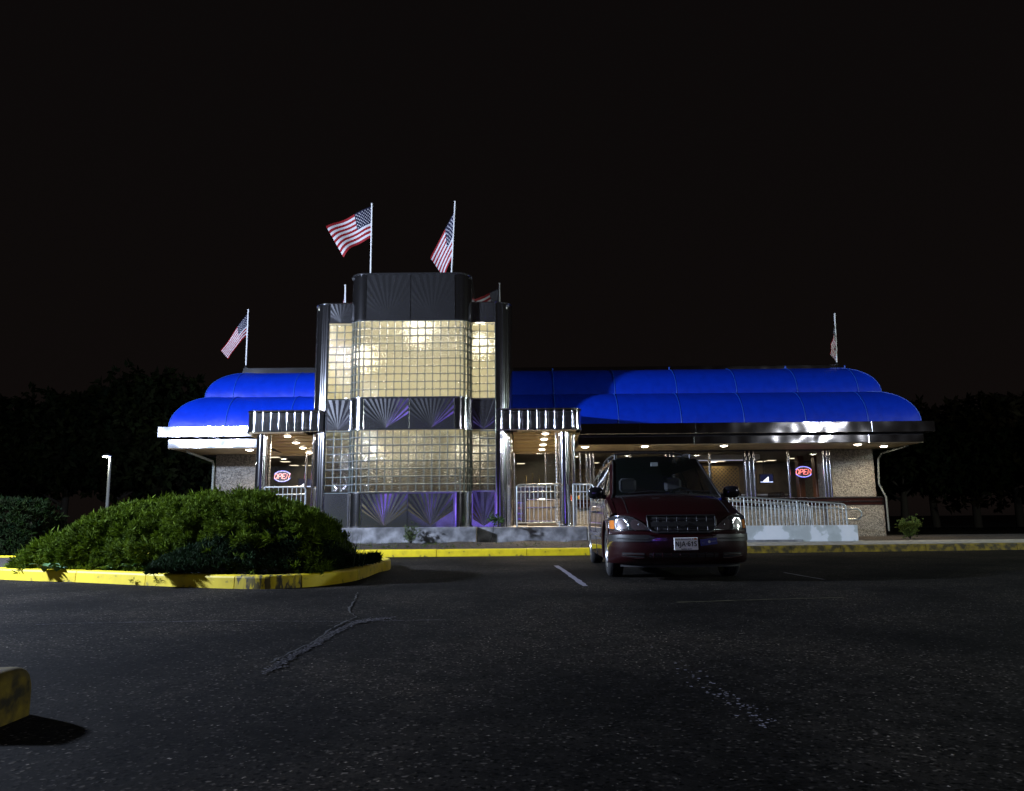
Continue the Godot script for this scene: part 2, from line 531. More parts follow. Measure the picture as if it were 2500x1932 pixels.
const KERB := [Vector2(0, -0.05), Vector2(0.008, 0.12), Vector2(0.016, 0.14), Vector2(0.04, 0.15), Vector2(0.15, 0.15), Vector2(0.15, -0.05)]

func kerb(t: Node3D, path: Array, joints: Array, mats: Array) -> void:   # joints: indexes into path where one stone ends
	for j in joints.size() - 1:
		var seg := path.slice(joints[j], joints[j + 1] + 1)
		var q := []
		for i in seg.size():
			var p: Vector3 = seg[i]
			if i == 0: p = p.move_toward(seg[1], 0.006)
			if i == seg.size() - 1: p = p.move_toward(seg[i - 1], 0.006)
			q.append(p + Vector3(0, rng.randf_range(-0.004, 0.004) if i == 0 else 0.0, 0))
		var b := MB.new()
		sweep(b, q, KERB)
		part(t, "kerb_stone", b, M[mats[j]])

func build_ground() -> void:
	var t := structure("ground", "dark open ground round the parking lot", "ground")
	var b := MB.new()
	b.face([Vector3(-300, -0.012, 60), Vector3(300, -0.012, 60), Vector3(300, -0.012, -400), Vector3(-300, -0.012, -400)], Vector3.UP)
	part(t, "ground_sheet", b, M.far_ground)
	t = structure("asphalt_lot", "dark cracked asphalt of the parking lot with pale grit", "asphalt")
	b = MB.new()
	b.face([Vector3(-45, 0, 40), Vector3(45, 0, 40), Vector3(45, 0, -45), Vector3(-45, 0, -45)], Vector3.UP)
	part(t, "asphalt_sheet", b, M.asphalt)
	# crack with exposed gravel
	var cr := fine([G(655, 1640), G(700, 1612), G(760, 1580), G(805, 1552), G(840, 1535), G(868, 1522), G(905, 1516), G(955, 1511)], 5, 0.012)
	var w := []
	for i in cr.size():
		w.append(lerpf(0.06, 0.15, sin(PI * minf(1.0, i / 28.0))) * rng.randf_range(0.5, 1.3) if i < 32 else 0.04)
	for i in w.size(): w[i] *= 0.3
	part(t, "exposed_gravel", ribbon(cr, w, 0.004, 0.02), M.worn_gravel)
	b = MB.new()
	for k in 900:
		var f := rng.randf() * (cr.size() - 1.01)
		var c: Vector3 = cr[int(f)].lerp(cr[int(f) + 1], f - int(f)) + Vector3(rng.randfn(0.0, 0.016), 0, rng.randfn(0.0, 0.05))
		if f > 30: c += Vector3(rng.randfn(0.0, 0.02), 0, 0)
		var pts := []
		var r := rng.randf_range(0.004, 0.016)
		for q in 5:
			var an := TAU * q / 5.0
			pts.append(Vector3(c.x, 0.007, c.z) + Vector3(cos(an), 0, sin(an)) * r * rng.randf_range(0.4, 1.4))
		b.face(pts, Vector3.UP)
	part(t, "loose_grit", b, M.worn_gravel).set_meta("kind", "stuff")
	var ck := fine([G(655, 1622), G(720, 1592), G(770, 1568), G(806, 1540), G(836, 1524), G(868, 1508), G(850, 1490), G(868, 1465), G(872, 1448)], 6, 0.012)
	w = []
	for i in ck.size(): w.append(rng.randf_range(0.004, 0.02))
	part(t, "crack", ribbon(ck, w, 0.008, 0.004), M.black_rubber)
	var sm := fine([G(90, 1526), G(300, 1521), G(560, 1517), G(800, 1519), G(1090, 1515)], 10, 0.01)
	w = []
	for i in sm.size(): w.append(rng.randf_range(0.006, 0.022))
	part(t, "pavement_seam", ribbon(sm, w, 0.004, 0.004), M.worn_gravel)
	# parking lines: whole where little driven over, flakes where worn
	t = structure("parking_lines", "faded painted parking lines on the asphalt", "road marking")
	part(t, "painted_line", ribbon(fine([G(1358, 1382), G(1385, 1400), G(1408, 1417), G(1430, 1432)], 6, 0.004), range(19).map(func(_i): return rng.randf_range(0.06, 0.085)), 0.004, 0.006), M.line_paint)
	part(t, "painted_line", ribbon(fine([G(1915, 1399), G(1960, 1407), G(2012, 1416)], 6, 0.004), range(13).map(func(_i): return rng.randf_range(0.03, 0.05)), 0.004, 0.006), M.line_paint)
	part(t, "painted_line", ribbon(fine([G(1655, 1472), G(1800, 1467), G(1940, 1463), G(2060, 1460)], 8, 0.006), range(25).map(func(_i): return rng.randf_range(0.02, 0.045)), 0.004, 0.008), M.line_paint_yellow)
	b = MB.new()
	for k in 170:
		var u := pow(rng.randf(), 0.5)
		var c := Vector3(lerpf(0.80, 0.95, u), 0.004, -lerpf(5.2, 3.0, u)) + Vector3(rng.randfn(0.0, 0.03), 0, rng.randfn(0.0, 0.05))
		if rng.randf() > u * u: continue
		var pts := []
		var r := rng.randf_range(0.003, 0.011)
		for q in 5:
			var an := TAU * q / 5.0
			pts.append(c + Vector3(cos(an), 0, sin(an)) * r * rng.randf_range(0.5, 1.3))
		b.face(pts, Vector3.UP)
	part(t, "paint_flakes", b, M.line_paint).set_meta("kind", "stuff")
	# the kerbed shrub island
	t = structure("island_kerb", "bright yellow painted concrete kerb round the shrub island", "kerb")
	var isl := [Vector3(-12, 0, -12.9), Vector3(-9, 0, -11.55), G(57, 1418), G(182, 1422), G(352, 1430), G(470, 1435), G(570, 1438)]
	var curve := [G(640, 1439), G(700, 1437), G(775, 1432), G(850, 1422), G(893, 1411), G(925, 1398), Vector3(-1.93, 0, -11.9), Vector3(-2.1, 0, -12.7), Vector3(-2.7, 0, -13.3), Vector3(-4, 0, -13.7), Vector3(-12, 0, -15.0)]
	var c3 := Curve3D.new()
	for p in curve: c3.add_point(p)
	isl.append_array(curve)
	# smooth the bend with a Catmull-Rom pass
	var sm2 := []
	for i in isl.size() - 1:
		var p0: Vector3 = isl[maxi(i - 1, 0)]; var p3: Vector3 = isl[mini(i + 2, isl.size() - 1)]
		for k in 4: sm2.append(isl[i].cubic_interpolate(isl[i + 1], p0, p3, k / 4.0))
	sm2.append(isl[-1])
	kerb(t, sm2, [0, 4, 12, 16, 24, 34, 42, 50, 60, sm2.size() - 1], ["kerb_yellow", "kerb_yellow", "kerb_yellow", "kerb_yellow", "kerb_yellow_scraped", "kerb_yellow", "kerb_yellow", "kerb_yellow", "kerb_yellow"])
	t = structure("island_soil", "bark-strewn soil inside the yellow kerb", "soil")
	b = MB.new()
	var poly := PackedVector2Array()
	for p in sm2: poly.append(Vector2(p.x, p.z))
	poly = Geometry2D.offset_polygon(poly, -0.13)[0]
	var tr := Geometry2D.triangulate_polygon(poly)
	for i in range(0, tr.size(), 3):
		b.face([Vector3(poly[tr[i]].x, 0.125, poly[tr[i]].y), Vector3(poly[tr[i + 1]].x, 0.125, poly[tr[i + 1]].y), Vector3(poly[tr[i + 2]].x, 0.125, poly[tr[i + 2]].y)], Vector3.UP)
	part(t, "soil_sheet", b, M.soil)
	# the kerb in front of the diner
	t = structure("front_kerb", "worn yellow kerb along the front of the diner", "kerb")
	var fk := [Vector3(-9, 0, -15.6)]
	for q in [[-6.0, 15.7], [-3.1, 15.78], [-1.6, 15.8], [0.28, 15.82], [2.2, 15.86], [4.0, 16.0], [5.9, 16.15], [7.0, 16.25], [8.9, 16.4], [11.0, 16.6], [14.0, 16.9]]:
		fk.append(Vector3(q[0], 0, -q[1]))
	kerb(t, fk, [0, 1, 2, 3, 4, 5, 6, 7, 8, 9, 10, 11], ["kerb_yellow", "kerb_yellow", "kerb_yellow", "kerb_yellow", "kerb_yellow", "kerb_yellow_dirty_shaded", "kerb_yellow_dirty_shaded", "kerb_yellow_dirty_shaded", "kerb_yellow_dirty_shaded", "kerb_yellow_dirty_shaded", "kerb_yellow_dirty_shaded"])
	t = structure("planting_strip", "bare soil strip between the kerb and the diner base", "soil")
	var rows := []
	var nz := noise(0.5, 3, FastNoiseLite.TYPE_SIMPLEX_SMOOTH, 5)
	for i in 14:
		var row := []
		for j in 40:
			var x := lerpf(-9.5, 2.2, j / 39.0); var z := lerpf(-15.9, -19.5, i / 13.0)
			row.append(Vector3(x, 0.13 + 0.06 * smoothstep(0, 6, i) + 0.06 * nz.get_noise_2d(x * 2, z * 2), z))
		rows.append(row)
	b = MB.new(); b.grid(rows, Vector3(-3, -50, -17))
	part(t, "soil_sheet", b, M.soil)
	b = MB.new()
	b.face([Vector3(8.2, 0.146, -18.7), Vector3(16, 0.146, -19.0), Vector3(16, 0.146, -24), Vector3(8.2, 0.146, -24)], Vector3.UP)
	part(t, "soil_bed", b, M.soil)
	t = structure("sidewalk", "concrete walkway between the kerb and the white ramp wall", "sidewalk")
	for k in 8:
		var x0 := 2.1 + k * 1.55; var x1 := x0 + 1.54
		var f0 := lerpf(15.86, 16.9, (x0 - 2.2) / 11.8) + 0.155; var f1 := lerpf(15.86, 16.9, (x1 - 2.2) / 11.8) + 0.155
		b = MB.new()
		b.prism(PackedVector2Array([Vector2(x0, f0), Vector2(x1, f1), Vector2(x1, 18.75 if x0 < 8.5 else 18.9), Vector2(x0, 18.75 if x0 < 8.5 else 18.9)]), 0.0, 0.15, Transform3D(Basis(Vector3(1, 0, 0), Vector3(0, 0, -1), Vector3(0, 1, 0)), Vector3.ZERO))
		part(t, "paving_slab", b, M.walk_concrete)
	# yellow wheel stop cut by the edge of the photograph
	var ws := thing("wheel_stop", "short yellow concrete wheel stop standing alone on the asphalt", "wheel stop", Vector3(G(90, 1745).x - 0.075, 0, -3.12))
	b = MB.new()
	var prof := []
	for i in 9:
		var k := i / 8.0
		var row := []
		for j in 25:
			var an := PI * j / 24.0
			var cs := cos(an); var sn := sin(an)
			var wd := 0.13; var hh := 0.20
			row.append(Vector3(-k * 1.7, pow(absf(sn), 0.45) * hh, -signf(cs) * pow(absf(cs), 0.55) * wd))
		prof.append(row)
	var endrow := []
	for i in 5:                                           # rounded nose
		var an := PI / 2 * i / 4.0
		var row := []
		for p in prof[0]: row.append(Vector3(0.05 * sin(an), p.y * (1.0 - 0.18 * (1.0 - cos(an))), p.z * (1.0 - 0.3 * (1.0 - cos(an)))))
		endrow.push_front(row)
	endrow.pop_back()
	b.grid(endrow + prof, Vector3(-0.8, 0.05, 0))
	b.face(endrow[0], Vector3.RIGHT)
	b.face(prof[-1], Vector3.LEFT)
	part(ws, "stop_block", b, M.stop_yellow)

# ------------------------------------------------------------------ the diner
const TX := -2.66        # middle of the tower
const D0 := 19.0         # depth of the tower's bowed middle bay
const D1 := 19.4         # depth of the side bays
const CR := 0.40         # radius of the bowed corners

func bay_path(y: float, off := 0.0, seg := 8) -> Array:    # the middle bay in plan, left to right
	var out := []
	for i in seg + 1:
		var an := PI / 2 * i / seg
		out.append(Vector3(TX - 1.2 - (CR + off) * cos(an), y, -(D0 + CR) + (CR + off) * sin(an)))
	for i in seg + 1:
		var an := PI / 2 * (1.0 - float(i) / seg)
		out.append(Vector3(TX + 1.2 + (CR + off) * cos(an), y, -(D0 + CR) + (CR + off) * sin(an)))
	return out

func wrap_bay(b: MB, y0: float, y1: float, off: float) -> void:   # sheet round the middle bay, with its top and bottom edges closed by a lip
	b.grid([bay_path(y0, off), bay_path(y1, off)], Vector3(TX, (y0 + y1) / 2, -D0 - 2.0))

func lip(b: MB, y0: float, y1: float, o0: float, o1: float) -> void:
	for q in [[y0, o0, y0, o1], [y0, o1, y1, o1], [y1, o1, y1, o0]]:
		var g := [bay_path(q[0], q[1]), bay_path(q[2], q[3])]
		var inside := Vector3(TX, (y0 + y1) / 2, -D0 - 2.0)
		if q[0] == q[2]: inside = Vector3(TX, (q[0] + (10.0 if q[0] == y0 else -10.0)), -D0 - 0.2)
		b.grid(g, inside)

func fan(w: float, h: float, rays: int, depth: float) -> MB:   # pressed sunburst panel: ridges fan out from the foot, w wide, h high, front to +z
	var b := MB.new()
	var o := Vector3(0, 0.0, 0.004)
	var a0 := deg_to_rad(33.0); var a1 := PI - a0
	var prev := Vector3.ZERO
	var n := rays * 2
	for i in n + 1:
		var an := lerpf(a0, a1, float(i) / n)
		var d := Vector2(cos(an), sin(an))
		var k := minf(h / d.y, (w / 2) / maxf(absf(d.x), 1e-4))
		var e := Vector3(d.x * k, d.y * k, 0.004 + (depth * k / h if i % 2 == 1 else 0.0))
		if i > 0:
			# corners of the panel fall between two rays
			if prev.y >= h - 1e-4 and absf(e.x) >= w / 2 - 1e-4 or e.y >= h - 1e-4 and absf(prev.x) >= w / 2 - 1e-4:
				var c := Vector3(signf(prev.x + e.x) * w / 2, h, (prev.z + e.z) / 2)
				b.tri(o, prev, c, Vector3.BACK); b.tri(o, c, e, Vector3.BACK)
			else:
				b.tri(o, prev, e, Vector3.BACK)
		prev = e
	# flat triangles at the foot
	for s in [-1.0, 1.0]:
		var k := (w / 2) / cos(a0)
		b.tri(o, Vector3(s * w / 2, 0, 0.004), Vector3(s * w / 2, minf(h, k * sin(a0)), 0.004), Vector3.BACK)
	return b

func block_mesh(w: float, h: float, d: float) -> ArrayMesh:
	var b := MB.new()
	b.box(Vector3(-w / 2, -h / 2, -d), Vector3(w / 2, h / 2, 0), 0.009)
	return b.mesh()

func glass_wall(parent: Node3D, called: String, y0: float, rows: int, pitch: float) -> void:
	var wall := Node3D.new(); wall.name = called
	parent.add_child(wall)
	var g := 0.019                                        # joint
	var flat_w := 2.4 / 12.0
	var flat := block_mesh(flat_w - g, pitch - g, 0.08)
	var arc_n := 5
	var arc_w := PI / 2 * CR / arc_n
	var bent := block_mesh(arc_w - g, pitch - g, 0.08)
	var side_w := 0.62 / 3.0
	var sidem := block_mesh(side_w - g, pitch - g, 0.08)
	for r in rows:
		var y := y0 + (r + 0.5) * pitch
		for c in 12:
			part(wall, "glass_block", flat, M.glass_block, Transform3D(Basis.from_euler(Vector3(rng.randfn(0, 0.012), rng.randfn(0, 0.012), 0)), Vector3(TX - 1.2 + (c + 0.5) * flat_w, y, -D0)))
		for s in [-1.0, 1.0]:
			for c in arc_n:
				var an := PI / 2 * (c + 0.5) / arc_n          # 0: facing front
				var bs := Basis(Vector3.UP, s * an)
				part(wall, "curved_glass_block", bent, M.glass_block, Transform3D(bs, Vector3(TX + s * 1.2, y, -(D0 + CR)) + Vector3(s * sin(an), 0, cos(an)) * CR))
			for c in 3:
				part(wall, "glass_block", sidem, M.glass_block, Transform3D(Basis.from_euler(Vector3(rng.randfn(0, 0.012), rng.randfn(0, 0.012), 0)), Vector3(TX + s * (1.6 + (c + 0.5) * side_w), y, -D1)))
	# mortar: set 6 mm behind the faces of the blocks
	var b := MB.new()
	var z0 := -0.074; var z1 := 0.002
	for r in rows + 1:
		var y := y0 + r * pitch
		b.box(Vector3(TX - 1.2, y - g / 2, -D0 + z0), Vector3(TX + 1.2, y + g / 2, -D0 + z1))
		for s in [-1.0, 1.0]:
			b.box(Vector3(TX + s * 1.6, y - g / 2, -D1 + z0), Vector3(TX + s * 2.22, y + g / 2, -D1 + z1))
			for c in arc_n:
				var an := PI / 2 * (c + 0.5) / arc_n
				b.box(Vector3(-arc_w / 2, -g / 2, z0), Vector3(arc_w / 2, g / 2, z1), 0.0, Transform3D(Basis(Vector3.UP, s * an), Vector3(TX + s * 1.2, y, -(D0 + CR)) + Vector3(s * sin(an), 0, cos(an)) * CR))
	var yt := y0 + rows * pitch
	for c in 13:
		b.box(Vector3(TX - 1.2 + c * flat_w - g / 2, y0, -D0 + z0), Vector3(TX - 1.2 + c * flat_w + g / 2, yt, -D0 + z1 - 0.001))
	for s in [-1.0, 1.0]:
		for c in 4:
			b.box(Vector3(TX + s * (1.6 + c * side_w) - g / 2, y0, -D1 + z0), Vector3(TX + s * (1.6 + c * side_w) + g / 2, yt, -D1 + z1 - 0.001))
		for c in range(1, arc_n + 1):
			var an := PI / 2 * c / arc_n
			b.box(Vector3(-g / 2, 0, z0), Vector3(g / 2, yt - y0, z1 - 0.001), 0.0, Transform3D(Basis(Vector3.UP, s * an), Vector3(TX + s * 1.2, y0, -(D0 + CR)) + Vector3(s * sin(an), 0, cos(an)) * CR))
	part(wall, "mortar", b, M.mortar)

func downlight(parent: Node3D, at: Vector3, c: Color, energy: float, r := 0.11) -> void:
	var d := Node3D.new(); d.name = "downlight"
	parent.add_child(d, true)
	d.position = at
	var b := MB.new(); b.lathe([Vector2(r + 0.03, 0.0), Vector2(r + 0.03, -0.014), Vector2(r, -0.02), Vector2(r, 0.0)], Vector3.ZERO, 20)
	part(d, "rim", b, M.white_plastic)
	b = MB.new(); b.lathe([Vector2(0, -0.045), Vector2(r * 0.5, -0.04), Vector2(r * 0.85, -0.022), Vector2(r * 0.97, -0.004), Vector2(0, -0.003)], Vector3.ZERO, 16)
	part(d, "lamp_lens", b, M.downlight_glow)
	spot(d, "downlight_lamp", Vector3(0, -0.06, 0), Vector3.DOWN, 78.0, c, energy, 0.05)

func awning_ring(x0: float, x1: float, d: float, y: float, inset: float) -> Array:
	return [x0 + inset, x1 - inset, d + inset, y]

func awning(parent: Node3D, called: String, x0: float, x1: float, d: float, y0: float, rise: float, run: float, seams: Array, tower: bool) -> void:
	# barrel awning: a quarter-ellipse skirt mitred round the building's corners. One mesh for each panel between two seams.
	var aw := Node3D.new(); aw.name = called
	parent.add_child(aw)
	var n := 14
	var prof := []                                        # (inset, height)
	for i in n + 1:
		var an := PI / 2 * i / n
		prof.append(Vector2(run * (1.0 - cos(an)), y0 + rise * sin(an)))
	var cuts := [x0] + seams + [x1]
	for k in cuts.size() - 1:
		var a: float = cuts[k]; var c: float = cuts[k + 1]
		if tower and a > -5.35 and c < 0.05 and c - a > 4.0: continue       # the tower stands here
		var rows := []
		var m := maxi(2, int((c - a) / 0.25))
		for p in prof:
			var row := []
			for j in m + 1:
				var x := lerpf(a, c, float(j) / m)
				x = clampf(x, x0 + p.x, x1 - p.x)
				var sag := 0.012 * sin(PI * j / m) * sin(PI * (p.y - y0) / rise)
				row.append(Vector3(x, p.y - sag, -(d + p.x) - sag))
			rows.append(row)
		var b := MB.new(); b.grid(rows, Vector3((a + c) / 2, y0, -d - 3.0))
		part(aw, "awning_panel", b, M.awning_blue)
	for s in seams:
		if s <= -5.2 and s > -5.4 or absf(s) < 0.06: continue
		var path := []
		for p in prof: path.append(Vector3(s, p.y + 0.004, -(d + p.x) + 0.006))
		var b := MB.new(); b.tube(path, 0.011, 6)
		part(aw, "seam_piping", b, M.awning_piping)
	for e in [x0, x1]:                                    # the skirts along the building's ends
		var rows := []
		for p in prof:
			var xx: float = e + (p.x if e == x0 else -p.x)
			rows.append([Vector3(xx, p.y, -(d + p.x)), Vector3(xx, p.y, -28.0)])
		var b := MB.new(); b.grid(rows, Vector3(0, y0, -25))
		part(aw, "awning_panel", b, M.awning_blue)
		var path := []
		for p in prof: path.append(Vector3(e + (p.x if e == x0 else -p.x), p.y + 0.004, -(d + p.x) + 0.004))
		b = MB.new(); b.tube(path, 0.012, 6)
		part(aw, "seam_piping", b, M.awning_piping)

func porch_y(dep: float) -> float:      # the boarded porch ceilings fall towards the windows
	return lerpf(3.03, 2.75, clampf((dep - 19.4) / 3.4, 0.0, 1.0))

func canopy(parent: Node3D, x_in: float, x_out: float, ribs: int) -> void:   # ribbed chrome canopy over an entrance
	var s := signf(x_out - x_in)
	var c := Node3D.new(); c.name = "entrance_canopy"
	parent.add_child(c, true)
	var y0 := 3.06; var y1 := 3.60; var zf := -19.33; var r := 0.26
	var path := [Vector3(x_in, 0, zf)]
	for i in 11:
		var an := PI / 2 * i / 10
		path.append(Vector3(x_out - s * r + s * r * sin(an), 0, zf - r + r * cos(an)))
	path.append(Vector3(x_out, 0, -20.9))
	var lo := []; var hi := []
	for p in path: lo.append(p + Vector3(0, y0, 0)); hi.append(p + Vector3(0, y1, 0))
	var b := MB.new(); b.grid([lo, hi], Vector3((x_in + x_out) / 2, 3.3, -20.4))
	part(c, "fascia_band", b, M.canopy_steel)
	for yy in [y0, y1]:                                    # rolled edges
		var q := []
		for p in path: q.append(p + Vector3(0, yy, 0))
		b = MB.new(); b.tube(q, 0.022, 8)
		part(c, "rolled_edge", b, M.steel_smooth)
	for i in ribs:
		var x := lerpf(x_in + s * 0.12, x_out - s * r * 0.95, float(i) / (ribs - 1))
		b = MB.new()
		var arc := []
		for yy in [y0 + 0.03, y1 - 0.03]:
			var row := []
			for k in 9:
				var an := PI * k / 8
				row.append(Vector3(x - 0.012 * cos(an), yy, zf + 0.011 * sin(an)))
			arc.append(row)
		b.grid(arc, Vector3(x, 3.3, zf - 1))
		part(c, "rib", b, M.steel_smooth)
		b = MB.new(); b.box(Vector3(x + 0.05, y0 + 0.03, zf - 0.002), Vector3(x + 0.075, y1 - 0.03, zf + 0.006), 0.002)
		part(c, "batten", b, M.canopy_steel)
	b = MB.new()
	var poly := PackedVector2Array()
	for p in path: poly.append(Vector2(p.x, -p.z))
	poly.append(Vector2(x_in, 20.9))
	b.prism(poly, y1 - 0.06, y1 - 0.012, Transform3D(Basis(Vector3(1, 0, 0), Vector3(0, 0, -1), Vector3(0, 1, 0)), Vector3.ZERO))
	part(c, "canopy_roof", b, M.roof_dark)
	# ceiling boards running along the front
	var xa := minf(x_in, x_out) + 0.01; var xb := maxf(x_in, x_out) - 0.02
	if s > 0: xa = 0.02
	else: xb = -5.34
	var bd := 16
	for i in bd:
		var za := lerpf(-19.36, -22.78, float(i) / bd); var zb := lerpf(-19.36, -22.78, float(i + 1) / bd) + 0.012
		bxp(c, "ceiling_board", Vector3(xa if i > 0 else xa + 0.1, porch_y(-zb) + 0.006 * (i % 2), zb), Vector3(xb if i > 1 else xb - 0.12, porch_y(-zb) + 0.03, za), M.porch_board if i % 3 else M.porch_board_dark, 0.004)

func build_diner() -> void:
	var d := thing("diner_building", "chrome and glass-block diner with two tiers of blue barrel awnings", "diner", Vector3.ZERO)
	# ---------------- concrete base
	bxp(d, "concrete_base", Vector3(-4.27, -0.1, -22.5), Vector3(-0.92, 0.568, -18.84), M.concrete, 0.012)
	bxp(d, "concrete_base", Vector3(-7.05, -0.1, -22.9), Vector3(-4.275, 0.552, -19.26), M.concrete, 0.012)
	bxp(d, "concrete_base", Vector3(-0.915, -0.1, -22.9), Vector3(1.88, 0.552, -19.26), M.concrete, 0.012)
	# ---------------- tower skin
	for q in [[0.572, 1.445, "lower_steel_band"], [3.05, 3.885, "middle_steel_band"], [5.925, 7.22, "upper_steel_band"]]:
		var band := Node3D.new(); band.name = q[2]; d.add_child(band)
		var y0: float = q[0]; var y1: float = q[1]
		var b := MB.new()
		wrap_bay(b, y0, y1, 0.0)
		part(band, "steel_skin", b, M.steel_smooth)
		b = MB.new()
		lip(b, y0 - 0.004, y0 + 0.03, -0.03, 0.022); lip(b, y1 - 0.03, y1 + 0.006, -0.03, 0.022)
		part(band, "steel_lip", b, M.steel)
		for s in [-1.0, 1.0]:
			var h := y1 - y0 - 0.07
			part(band, "sunburst_panel", fan(1.14, h, 13, 0.006 if y0 > 5.0 else 0.008), M.steel, Transform3D(Basis(), Vector3(TX + s * 0.585, y0 + 0.035, -D0 + 0.002)))
		for x in [-1.175, 0.0, 1.175]:
			bxp(band, "cover_strip", Vector3(TX + x - 0.014, y0 + 0.03, -D0 - 0.01), Vector3(TX + x + 0.014, y1 - 0.03, -D0 + 0.016), M.steel_smooth, 0.006)
	# side bays and rounded outer columns
	for s in [-1.0, 1.0]:
		for q in [[0.56, 1.47], [3.07, 3.90], [5.96, 6.52]]:
			var y0: float = q[0]; var y1: float = q[1]
			var xc: float = TX + s * 1.91
			bxp(d, "steel_panel", Vector3(xc - 0.31, y0, -D1 - 0.03), Vector3(xc + 0.31, y1, -D1), M.steel)
			if not (s < 0 and y0 < 1.0):
				part(d, "sunburst_panel", fan(0.56, y1 - y0 - 0.04, 9, 0.008), M.steel, Transform3D(Basis(), Vector3(xc, y0 + 0.02, -D1 + 0.002)))
			bxp(d, "cover_strip", Vector3(xc - 0.31, y1 - 0.012, -D1 - 0.02), Vector3(xc + 0.31, y1 + 0.014, -D1 + 0.018), M.steel_smooth, 0.006)
		# trim beside the glass and the round column
		var xo: float = TX + s * 2.24
		bxp(d, "corner_trim", Vector3(xo - 0.02, 0.56, -D1 - 0.06), Vector3(xo + 0.02, 6.5, -D1 + 0.024), M.steel_smooth, 0.01)
		var rows := []
		for y in [0.55, 2.0, 4.0, 6.52]:
			var row := []
			for i in 65:                                      # rolled steel, lightly reeded
				var an := PI / 2 * i / 64
				var rr := CR + 0.0022 * cos(TAU * 7.0 * i / 64.0)
				row.append(Vector3(TX + s * (2.26 + rr * sin(an)), y, -(D1 + CR) + rr * cos(an)))
			row.append(Vector3(TX + s * (2.26 + CR + 0.0022), y, -23.2))
			rows.append(row)
		var b := MB.new(); b.grid(rows, Vector3(TX, 3, -21))
		part(d, "rounded_column", b, M.steel_smooth)
		# flutes on the column: slim standing seams
		for an in [0.42, 0.95]:
			var px: float = TX + s * (2.26 + (CR + 0.003) * sin(an)); var pz: float = -(D1 + CR) + (CR + 0.003) * cos(an)
			b = MB.new(); b.tube([Vector3(px, 0.56, pz), Vector3(px, 6.5, pz)], 0.009, 6)
			part(d, "standing_seam", b, M.steel_smooth)
		var cap := []
		for i in 17:
			var an := PI / 2 * i / 16
			cap.append(Vector3(TX + s * (2.26 + CR * sin(an)), 6.52, -(D1 + CR) + CR * cos(an)))
		b = MB.new(); b.tube([Vector3(TX + s * 1.62, 6.52, -D1)] + cap + [Vector3(TX + s * 2.66, 6.52, -23.2)], 0.018, 6)
		part(d, "parapet_edge", b, M.steel_smooth)
		bxp(d, "tower_roof", Vector3(TX + s * 1.5, 6.42, -23.2), Vector3(TX + s * 2.6, 6.47, -D1 - 0.1), M.roof_dark)
		# returns of the middle bay above the side bays
		bxp(d, "tower_return", Vector3(TX + s * 1.6 - 0.01, 5.93, -21.4), Vector3(TX + s * 1.6 + 0.01, 7.215, -D1 - 0.002), M.steel)
	bxp(d, "tower_roof", Vector3(TX - 1.6, 7.12, -21.4), Vector3(TX + 1.6, 7.17, -D0 - 0.2), M.roof_dark)
	bxp(d, "tower_back", Vector3(TX - 1.6, 5.9, -21.45), Vector3(TX + 1.6, 7.22, -21.4), M.steel)
	# glass block walls
	glass_wall(d, "lower_glass_wall", 1.45, 8, 0.2)
	glass_wall(d, "upper_glass_wall", 3.89, 10, 0.2035)
	# ---------------- tower room behind the blocks
	bxp(d, "tower_room_wall", Vector3(TX - 2.6, 3.1, -22.55), Vector3(TX + 2.6, 6.4, -22.45), M.cream_wall)
	for s in [-1.0, 1.0]:
		bxp(d, "tower_room_wall", Vector3(TX + s * 2.58 - 0.03, 3.1, -22.45), Vector3(TX + s * 2.58 + 0.03, 6.4, -19.86), M.cream_wall)
		bxp(d, "tower_room_wall", Vector3(TX + s * 2.58 - 0.03, 0.56, -22.45), Vector3(TX + s * 2.58 + 0.03, 3.0, -19.86), M.brown_panel)
	bxp(d, "tower_room_ceiling", Vector3(TX - 2.55, 6.36, -22.45), Vector3(TX + 2.55, 6.41, -D1 - 0.1), M.cream_wall)
	bxp(d, "lobby_wall", Vector3(TX - 2.6, 0.56, -22.55), Vector3(TX + 2.6, 2.45, -22.45), M.brown_panel)
	bxp(d, "lobby_frieze", Vector3(TX - 2.6, 2.45, -22.56), Vector3(TX + 2.6, 3.1, -22.44), M.cream_wall)
	for k in 6:
		bxp(d, "lobby_door_panel", Vector3(TX - 2.1 + k * 0.72, 0.6, -22.45), Vector3(TX - 1.5 + k * 0.72, 2.2, -22.40), M.interior_wall, 0.02)
	for q in [[1018, 800, 20.6], [888, 868, 20.4], [1172, 838, 20.6]]:
		var p := P(q[0], q[1], q[2])
		var l := Node3D.new(); l.name = "globe_lamp"; d.add_child(l, true); l.position = p
		var b := MB.new(); b.lathe([Vector2(0, -0.13), Vector2(0.07, -0.11), Vector2(0.12, -0.05), Vector2(0.13, 0.0), Vector2(0.12, 0.05), Vector2(0.07, 0.11), Vector2(0, 0.13)], Vector3.ZERO, 16)
		part(l, "lamp_globe", b, M.tower_lamp_glow)
		b = MB.new(); b.tube([Vector3(0, 0.12, 0), Vector3(0, 6.4 - p.y, 0)], 0.012, 6)
		part(l, "lamp_stem", b, M.dark_trim)
		omni(l, "globe_lamp_light", Vector3.ZERO, Color(1.0, 0.91, 0.74), 0.52, 0.1)
